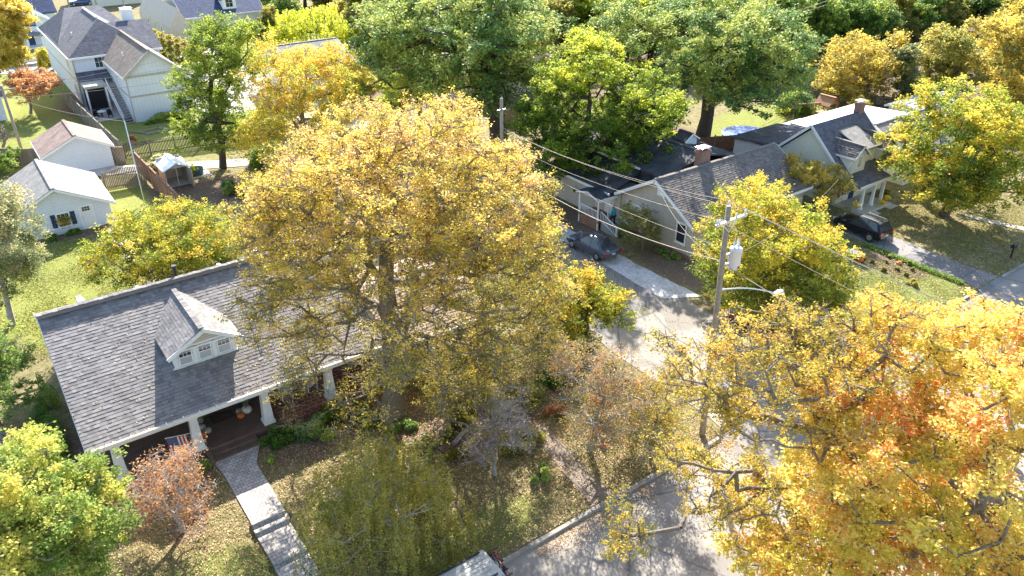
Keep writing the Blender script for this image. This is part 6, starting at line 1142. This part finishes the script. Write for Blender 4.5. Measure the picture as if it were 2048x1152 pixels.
car('pickup_truck', 'white pickup truck under the yellow top left tree', (10.6, 132.6, .2), R(90), 5.6, 1.95, 1.85, 'paint_white', 'pickup')
car('parked_car', 'dark car in the rear parking between the crape myrtle and giant tree', (18.6, 56.8, .1), R(15), 4.4, 1.8, 1.42, 'paint_black', 'sedan')
car('parked_car', 'blue car parked beyond the two storey house ridge', (26.5, 182, .1), R(80), 4.6, 1.8, 1.5, 'paint_blue', 'suv')
# bicycles on the jeep
def bike(label, x, mat, y0=17.6, zc=.95, fl=1, z0=0):
    o = root('bicycle', (x, 18.4, .6), label, 'bicycle', 'bicycles on the rear rack'); W1, W2 = Vector((x, y0, zc)), Vector((x, y0+1.05*1.5, zc)); c_ = (W1+W2)/2
    for wv in (W1, W2):
        mb = MB(); pts = [wv+Vector((0, .33*math.cos(a), .33*math.sin(a))) for a in np.linspace(0, 2*math.pi, 21)]; mb.path(pts, .02, 5); wh = obj('wheel', mb, M['tyre'], o)
        mb = MB()
        for a in np.linspace(0, math.pi, 7): v = Vector((0, .32*math.cos(a), .32*math.sin(a))); mb.tube(wv-v, wv+v, .003, .003, 3)
        mb.tube(wv-Vector((.04, 0, 0)), wv+Vector((.04, 0, 0)), .03); obj('spokes', mb, M['rim'], wh)
    hd, se, bb = W2+Vector((0, -.12*fl, .5)), c_+Vector((0, -.35*fl, .45)), c_+Vector((0, -.12, -.05))
    obj('frame', MB().tube(hd, se, .022).tube(hd, bb, .025).tube(se, bb, .022).tube(W1, bb, .014).tube(W1, se, .014).tube(W2, hd, .018), M[mat], o)
    obj('handlebar', MB().tube(hd+Vector((-.28, 0, .12)), hd+Vector((.28, 0, .12)), .015).tube(hd, hd+Vector((0, 0, .12)), .015), M['black'], o)
    obj('saddle', MB().taper(se.x, se.y, se.z+.08, se.z+.13, .14, .12, .26, .22).tube(se, se+Vector((0, 0, .09)), .014), M['black'], o)
M['bikered'] = paint('bicycle_red', (.45, .03, .03)); M['bikegreen'] = paint('bicycle_dark_teal', (.02, .09, .09))
bike('white rimmed bicycle nearest the tail of the pale suv', 12.62, 'paint_white'); bike('red bicycle outermost on the tail of the pale suv', 12.9, 'bikered', 17.45, 1.0, -1)
bike('dark teal bicycle between the other two on the rack', 12.76, 'bikegreen', 17.7, 1.0)
obj('bike_rack', MB().bar((12.35, 18.4, .5), (13.0, 18.4, .5), .06, .06).bar((12.55, 18.4, .5), (12.55, 18.4, 1.35), .05, .05).bar((12.55, 17.9, 1.3), (13.0, 17.9, 1.35), .03, .03).bar((12.55, 18.2, 1.3), (13.0, 18.2, 1.35), .03, .03), M['black'], None, label='black tubular bike rack on the tail of the pale suv', cat='bike rack', loc=(12.4, 18.4, .5))

# ------------------------------------------------------------------ porch things
def pumpkin(label, x, y, z, r, mat, name='pumpkin'):
    o = root(name, (x, y, z), label, 'pumpkin'); h = r*1.5
    prof = [(r*.25, .02), (r*.75, h*.08), (r*.98, h*.32), (r, h*.52), (r*.85, h*.82), (r*.4, h*.98), (r*.1, h*.93)]
    obj('rind', MB().lathe((x, y, z), prof, 40, rib=.06, ribn=10), M[mat], o, smooth=True); obj('stem', MB().tube((x, y, z+h*.9), (x+.02, y, z+h*.9+r*.5), r*.16, r*.1), M['stem'], o)
pumpkin('orange pumpkin right of the brown front door', 7.55, 34.6, 1.06, .19, 'orange'); pumpkin('big cream pumpkin right of the front door', 7.95, 34.85, 1.06, .26, 'ghost'); pumpkin('grey green pumpkin behind the orange one right of the door', 7.6, 35.05, 1.06, .17, 'sage')
pumpkin('orange pumpkin beside the second porch column', 5.4, 34.3, 1.06, .22, 'orange'); pumpkin('grey green pumpkin beside the second porch column', 5.75, 34.4, 1.06, .2, 'sage'); pumpkin('small cream pumpkin behind the second porch column', 5.6, 34.85, 1.06, .18, 'ghost')
pumpkin('orange pumpkin near the cream house porch column', 63.3, 32.2, .35, .2, 'orange'); pumpkin('bright pumpkin on the edge of the round flower bed', 51.6, 26.9, .13, .26, 'orange'); pumpkin('small pumpkin in the round flower bed', 52.3, 27.0, .13, .15, 'orange'); pumpkin('lone small pumpkin on the corner lawn', 22.0, 22.4, G(22, 22.4), .16, 'orange')
for x, y, lab in ((62.5, 31.9, 'left yellow mum pot at the cream house porch'), (63.9, 32.3, 'right yellow mum pot at the cream house porch')):
    o = root('mum_pot', (x, y, .3), lab, 'flower pot'); obj('pot', MB().lathe((x, y, .1), [(.12, 0), (.2, .25), (.21, .27)], 14), M['terracotta'], o)
    r2 = np.random.RandomState(int(x)); d = r2.normal(size=(700, 3)); d /= np.linalg.norm(d, axis=1)[:, None]; d[:, 2] = np.abs(d[:, 2]); leaves('flowers', np.array([x, y, .38])+d*np.array([.33, .33, .28]), .07, r2.uniform(0, 1, 700), LM['mum'], o, (x, y, .3))
o = root('doormat', (6.75, 35.4, 1.06), 'dark framed doormat in front of the brown door', 'doormat'); obj('mat_border', MB().box(6.2, 7.3, 34.95, 35.65, 1.055, 1.07), M['black'], o); obj('mat_field', MB().box(6.27, 7.23, 35.02, 35.58, 1.07, 1.076), M['mulch'], o)
for x, lab in ((5.7, 'potted fern left of the front door'), (8.1, 'potted fern right of the front door')):
    o = root('potted_fern', (x, 35.5, 1.06), lab, 'potted plant'); obj('pot', MB().lathe((x, 35.5, 1.06), [(.14, 0), (.22, .4), (.23, .42)], 14), M['sage'], o)
    r2 = np.random.RandomState(int(x*3)); d = r2.normal(size=(900, 3)); d /= np.linalg.norm(d, axis=1)[:, None]; leaves('fronds', np.array([x, 35.5, 1.7])+d*r2.uniform(.2, .45, (900, 1)), .09, r2.uniform(0, .7, 900), LM['green'], o, (x, 35.5, 1.06))
def rocker(label, x, y, rz):
    o = root('rocking_chair', (0, 0, 0), label, 'chair'); mb = MB()
    for i in range(7): mb.box(-.26, .26, -.24+i*.07, -.24+i*.07+.05, .42, .44)
    obj('seat', mb, M['white'], o); mb = MB()
    for i in range(6): mb.bar((-.22+i*.088, .24, .46), (-.22+i*.088, .42, 1.1), .05, .015)
    mb.bar((-.26, .42, 1.1), (.26, .42, 1.1), .04, .08); obj('backrest', mb, M['white'], o)
    for s_ in (-1, 1):
        obj('armrest', MB().bar((s_*.3, -.26, .66), (s_*.3, .34, .66), .08, .025), M['white'], o); obj('rocker', MB().path([(s_*.27, y_, .03+.12*y_*y_*2) for y_ in np.linspace(-.45, .5, 8)], .02), M['white'], o)
        for y_ in (-.22, .2): obj('leg', MB().bar((s_*.28, y_, .05), (s_*.28, y_, .66 if y_ < 0 else .66), .04, .04), M['white'], o)
    o.location = (x, y, 1.05); o.rotation_euler.z = rz
rocker('left white rocking chair on the red tiled porch', 10.1, 34.8, 0); rocker('right white rocking chair on the red tiled porch', 11.5, 34.8, .2)
# flag: draped cloth with stripes and starred canton
o = root('flag', (4.95, 33.2, 2.3), 'american flag hanging from the second porch column', 'flag'); a, b_ = Vector((4.8, 33.2, 2.3)), Vector((3.55, 32.5, 3.05)); obj('flag_pole', MB().tube(a, b_, .018), M['white'], o)
def fpt(u, v, off=0):
    t = 1-u*.8; p = a.lerp(b_, t+.0); fold = .09*math.sin(u*9+v*2)*v; return (p.x+.05*v+fold*.4+off*.7, p.y+fold-off*.7, p.z-.04-v*1.05-.12*u*v)
nu, nv = 24, 26; vs = [fpt(i/nu, j/nv) for j in range(nv+1) for i in range(nu+1)]; fs = []; mi = []
for j in range(nv):
    for i in range(nu):
        fs.append((j*(nu+1)+i, j*(nu+1)+i+1, (j+1)*(nu+1)+i+1, (j+1)*(nu+1)+i))
        mi.append(2 if (j < nv*.4 and i < nu*.54) else (0 if int(i/nu*13) % 2 == 0 else 1))
mb = MB(); mb.v = vs; mb.f = fs; mb.m = mi
M['fred'] = plain('flag_red', (.5, .03, .04), .8, .05, 3, bmp=0); M['fwhite'] = plain('flag_white', (.75, .75, .75), .8, .03, 3, bmp=0); M['fblue'] = plain('flag_blue', (.02, .04, .17), .8, .05, 3, bmp=0)
fl_ = obj('cloth', mb, [M['fred'], M['fwhite'], M['fblue']], o, smooth=True); mb = MB()
for r1 in range(9):
    for c1 in range(6 if r1 % 2 == 0 else 5):
        u, v = .03+.5*(r1+.5)/9, .4*(c1+(.5 if r1 % 2 == 0 else 1))/6
        for off in (.006, -.006): cpt = Vector(fpt(u, v, off)); mb.face([(cpt.x+(.022 if k % 2 == 0 else .009)*math.cos(k*math.pi/5)*.85, cpt.y+(.022 if k % 2 == 0 else .009)*math.cos(k*math.pi/5)*.5, cpt.z+(.022 if k % 2 == 0 else .009)*math.sin(k*math.pi/5)) for k in range(10)])
obj('stars', mb, M['fwhite'], fl_)
# garage flower box
o = root('flower_box', (4.45, 65.85, 1.6), 'overflowing orange and green flower box below the garage window', 'flower box'); obj('box', MB().box(4.0, 4.9, 65.7, 65.93, 1.5, 1.75), M['white'], o)
obj('bracket', MB().bar((4.2, 65.92, 1.0), (4.2, 65.75, 1.5), .04, .04).bar((4.7, 65.92, 1.0), (4.7, 65.75, 1.5), .04, .04), M['steel'], o)
r2 = np.random.RandomState(8); P = np.array([4.45, 65.75, 1.75])+r2.normal(0, 1, (1100, 3))*np.array([.24, .1, .16]); leaves('flowers', P, .1, r2.uniform(0, 1, 1100), LM['yg'], o, (4.45, 65.85, 1.6)); leaves('blossoms', P[:120]+[0, -.1, -.05], .12, r2.uniform(.3, 1, 120), LM['rust'], o, (4.45, 65.85, 1.6))
# planter tub
o = root('steel_tub', (16.4, 74.1, .2), 'slate blue round tub on a pale slab right of the shed', 'tub'); obj('tub', MB().lathe((16.9, 74.3, .15), [(.6, 0), (.62, .6), (.66, .62), (.62, .63), (.58, .6), (.56, .2), (.01, .2)], 24), M['bluebin'], o, smooth=True)
obj('slab', MB().box(16, 18, 73.2, 75, .1, .18), M['concrete'], None, label='pale slab under the slate blue tub', cat='slab', loc=(17, 74, .1))
# fallen log and stump, paving stones
o = obj('log', MB().tube((15.6, 26.6, .78), (17.0, 27.3, .8), .12, .1, 10), M['palebark'], None, label='pale cut log beside the rhododendron', cat='log', loc=(16.3, 27, .7)); obj('stump', MB().lathe((27.0, 27.4, .12), [(.42, 0), (.38, .3), (.34, .32), (.2, .33)], 14), M['darkbark'], None, label='dark round stump at the edge of the side street', cat='stump', loc=(27, 27.4, .12))
obj('stepping_stone', MB().box(17.6, 18.5, 29.6, 30.1, .55, .66), M['paver'], None, label='flat stone slab right of the giant trunk', cat='stone', loc=(18, 29.8, .6))
# pool, playhouse, swings
o = root('round_pool', (66.2, 49.6, .1), 'large round above ground pool with blue rim behind the taupe house', 'pool'); obj('pool_wall', MB().lathe((66.2, 49.6, .1), [(2.55, 0), (2.55, 1.1)], 48), M['beige'], o)
obj('pool_rim', MB().lathe((66.2, 49.6, 1.15), [(2.45, 0), (2.65, 0), (2.68, .08), (2.45, .1)], 48), M['blueplastic'], o); obj('pool_cover', MB().lathe((66.2, 49.6, 1.2), [(2.45, 0), (2.1, .05), (.1, .02)], 48), M['metal_roof'], o)
o = root('playhouse', (80.2, 50, .1), 'cedar playhouse with a swing beam on the yellow lawn', 'playhouse'); mb = MB()
for x in (79.4, 81.0):
    for y in (49.2, 50.8): mb.box(x-.06, x+.06, y-.06, y+.06, .1, 2.0)
mb.box(79.4, 81, 49.18, 49.22, .3, 1.0); mb.box(79.38, 79.42, 49.2, 50.8, .3, 1.0); mb.box(79.4, 81, 49.2, 50.8, .9, .96); mb.mesh([(79.3, 49.2, 2), (81.1, 49.2, 2), (80.2, 49.2, 2.8)], [(0, 1, 2)]); obj('frame', mb, M['cedar'], o)
obj('roof', gable_roof(MB(), 79.2, 81.2, 49.0, 51.0, 1.95, 2.85, 'y', t=.05), M['cedar'], o); mb = MB(); mb.bar((76.3, 51.6, 2.1), (79.4, 50.3, 2.1), .1, .12); mb.bar((76.3, 51.6, 2.1), (75.9, 51.0, .1), .1, .1); mb.bar((76.3, 51.6, 2.1), (76.7, 52.4, .1), .1, .1); mb.bar((76.0, 51.2, .8), (76.5, 52.1, .8), .08, .08); sb = obj('swing_beam', mb, M['cedar'], o)
o = root('swing_set', (57.5, 46.8, .1), 'small swing with a blue seat in the shade behind the taupe house', 'swing'); mb = MB(); mb.bar((56.4, 47.2, 2.0), (58.6, 46.4, 2.0), .07, .07)
for (x, y) in ((56.4, 47.2), (58.6, 46.4)): mb.bar((x, y, 2.0), (x-.3, y-.6, .1), .06, .06); mb.bar((x, y, 2.0), (x+.3, y+.6, .1), .06, .06)
obj('frame', mb, M['pole'], o); obj('seat', MB().lathe((57.5, 46.8, .55), [(.12, 0), (.22, .1), (.24, .3), (.2, .32)], 12), M['blueplastic'], o); obj('rope', MB().tube((57.3, 46.87, .8), (57.3, 46.87, 2), .012).tube((57.7, 46.73, .8), (57.7, 46.73, 2), .012), M['black'], o)
# mower in the flower bed, patio furniture, yard timbers
o = root('wheelbarrow', (51.7, 27.3, .13), 'grey garden cart beside the orange pumpkin on the right lawn', 'cart'); obj('tray', MB().taper(51.7, 27.4, .35, .62, .5, .8, .8, 1.1), M['steel'], o); obj('wheel', MB().tube((51.65, 26.8, .3), (51.75, 26.8, .3), .2, .2, 14), M['tyre'], o); obj('handles', MB().bar((51.5, 26.9, .35), (51.4, 28.5, .6), .04, .04).bar((51.9, 26.9, .35), (52.0, 28.5, .6), .04, .04).bar((51.5, 28, .5), (51.5, 28, .1), .04, .04), M['black'], o)
for k, (a, b_) in enumerate((((15.4, 90.6), (18.6, 91.3)), ((16.0, 89.4), (19.8, 89.9)), ((17.6, 91.2), (18.4, 89.6)), ((14.6, 91.8), (16.6, 89.3)))):
    obj('timber', MB().bar((*a, .2), (*b_, .2), .14, .14), M['pole'], None, label=('long timber nearest the two storey wing', 'long timber nearest the grey slatted fence', 'short timber crossing between the two long ones', 'diagonal timber next to the red bush')[k], cat='timber', loc=(*a, .1))
for k, (x, y) in enumerate(((12.9, 98.9), (14.3, 98.4), (13.4, 100.0))):
    o = root('patio_chair', (x, y, .16), ('left', 'right', 'rear')[k]+' dark patio chair behind the grey fence', 'chair'); obj('seat', MB().box(x-.25, x+.25, y-.25, y+.25, .5, .55), M['black'], o); obj('backrest', MB().bar((x-.25, y+.25, .8), (x+.25, y+.25, .8), .04, .5), M['black'], o)
    for a in (-.22, .22):
        for b_ in (-.22, .22): obj('leg', MB().box(x+a-.02, x+a+.02, y+b_-.02, y+b_+.02, .16, .5), M['black'], o)
o = root('patio_table', (13.6, 99.2, .16), 'round pale patio table among the dark chairs', 'table'); obj('table_top', MB().lathe((13.6, 99.2, .8), [(.5, 0), (.5, .04)], 20), M['white'], o); obj('leg', MB().tube((13.6, 99.2, .16), (13.6, 99.2, .8), .05), M['black'], o)

# ------------------------------------------------------------------ person on the porch steps
M['skin'] = plain('skin', (.35, .2, .14), .6, .05, 5, bmp=0); M['hair'] = plain('dark_hair', (.015, .012, .01), .6, .2, 20); M['turq'] = plain('turquoise_jacket', (.02, .42, .55), .7, .1, 5); M['trousers'] = plain('dark_trousers', (.02, .022, .03), .8, .2, 5)
def skin(name, J_, E_, mat, parent, lv=2, rootv=0):
    me = bpy.data.meshes.new(name); me.from_pydata([j[0] for j in J_], E_, []); o = bpy.data.objects.new(name, me); COL.objects.link(o); o.parent = parent
    md = o.modifiers.new('skin', 'SKIN'); md.use_smooth_shade = True
    for i, j in enumerate(J_): me.skin_vertices[0].data[i].radius = (j[1], j[2] if len(j) > 2 else j[1]); me.skin_vertices[0].data[i].use_root = (i == rootv)
    s_ = o.modifiers.new('sub', 'SUBSURF'); s_.levels = lv; s_.render_levels = lv; me.materials.append(mat); return o
P_ = root('person', (40.25, 41.75, .58), 'person in a turquoise jacket and dark trousers climbing the side porch steps', 'person')
# local: faces +Y (up the steps, towards the porch); x right
J_ = [((0, 0, .93), .15, .11), ((0, .02, 1.15), .14, .1), ((0, .05, 1.38), .17, .1), ((0, .07, 1.5), .06), ((0, .09, 1.58), .055), ((0, .1, 1.66), .085, .1), ((0, .11, 1.76), .075, .085),
      ((-.1, .02, .88), .09), ((-.11, .2, .55), .065), ((-.11, .12, .17), .045), ((-.11, .24, .13), .04), ((.1, -.02, .88), .09), ((.11, .02, .48), .062), ((.11, -.12, .06), .042), ((.11, .02, .02), .04),
      ((-.2, .05, 1.38), .06), ((-.27, .03, 1.1), .043), ((-.26, .2, .9), .032), ((-.26, .25, .86), .035, .02), ((.2, .05, 1.38), .06), ((.28, .0, 1.1), .043), ((.27, .1, .86), .032), ((.27, .12, .8), .035, .02)]
E_ = [(0, 1), (1, 2), (2, 3), (3, 4), (4, 5), (5, 6), (0, 7), (7, 8), (8, 9), (9, 10), (0, 11), (11, 12), (12, 13), (13, 14), (2, 15), (15, 16), (16, 17), (17, 18), (2, 19), (19, 20), (20, 21), (21, 22)]
for s_, k in ((-1, 18), (1, 22)):
    b0 = Vector(J_[k][0])
    for q in range(5):
        n0 = len(J_); sp = (q-1.5)*.016; ln = (.055, .062, .066, .06, .045)[q]
        if q == 4: J_ += [((b0.x-s_*.03, b0.y+.02, b0.z-.01), .009), ((b0.x-s_*.04, b0.y+.045, b0.z-.03), .008)]
        else: J_ += [((b0.x+sp, b0.y+.02, b0.z-.03), .009), ((b0.x+sp, b0.y+.045, b0.z-.03-ln*.6), .008)]
        E_ += [(k, n0), (n0, n0+1)]
skin('body', J_, E_, M['skin'], P_)
K_ = lambda i, g=.015: (J_[i][0], J_[i][1]+g, (J_[i][2] if len(J_[i]) > 2 else J_[i][1])+g)
skin('jacket', [K_(0, .03), K_(1, .03), K_(2, .025), ((0, .06, 1.47), .075), K_(15, .02), K_(16, .018), (tuple(Vector(J_[17][0])), .045), K_(19, .02), K_(20, .018), (tuple(Vector(J_[21][0])), .045)], [(0, 1), (1, 2), (2, 3), (2, 4), (4, 5), (5, 6), (2, 7), (7, 8), (8, 9)], M['turq'], P_)
skin('trousers', [((0, 0, .93), .165, .125), K_(7), K_(8), K_(9), K_(11), K_(12), K_(13)], [(0, 1), (1, 2), (2, 3), (0, 4), (4, 5), (5, 6)], M['trousers'], P_)
skin('hair', [((0, .07, 1.79), .085, .09), ((0, .03, 1.7), .085, .08), ((0, .02, 1.58), .07, .05)], [(0, 1), (1, 2)], M['hair'], P_)
mb = MB()
for x in (-.03, .03): mb.lathe((x, .195, 1.69), [(.006, 0), (.01, .008), (.006, .016)], 8)
obj('eyes', mb, M['hair'], None).parent = P_
P_.rotation_euler.z = R(4)
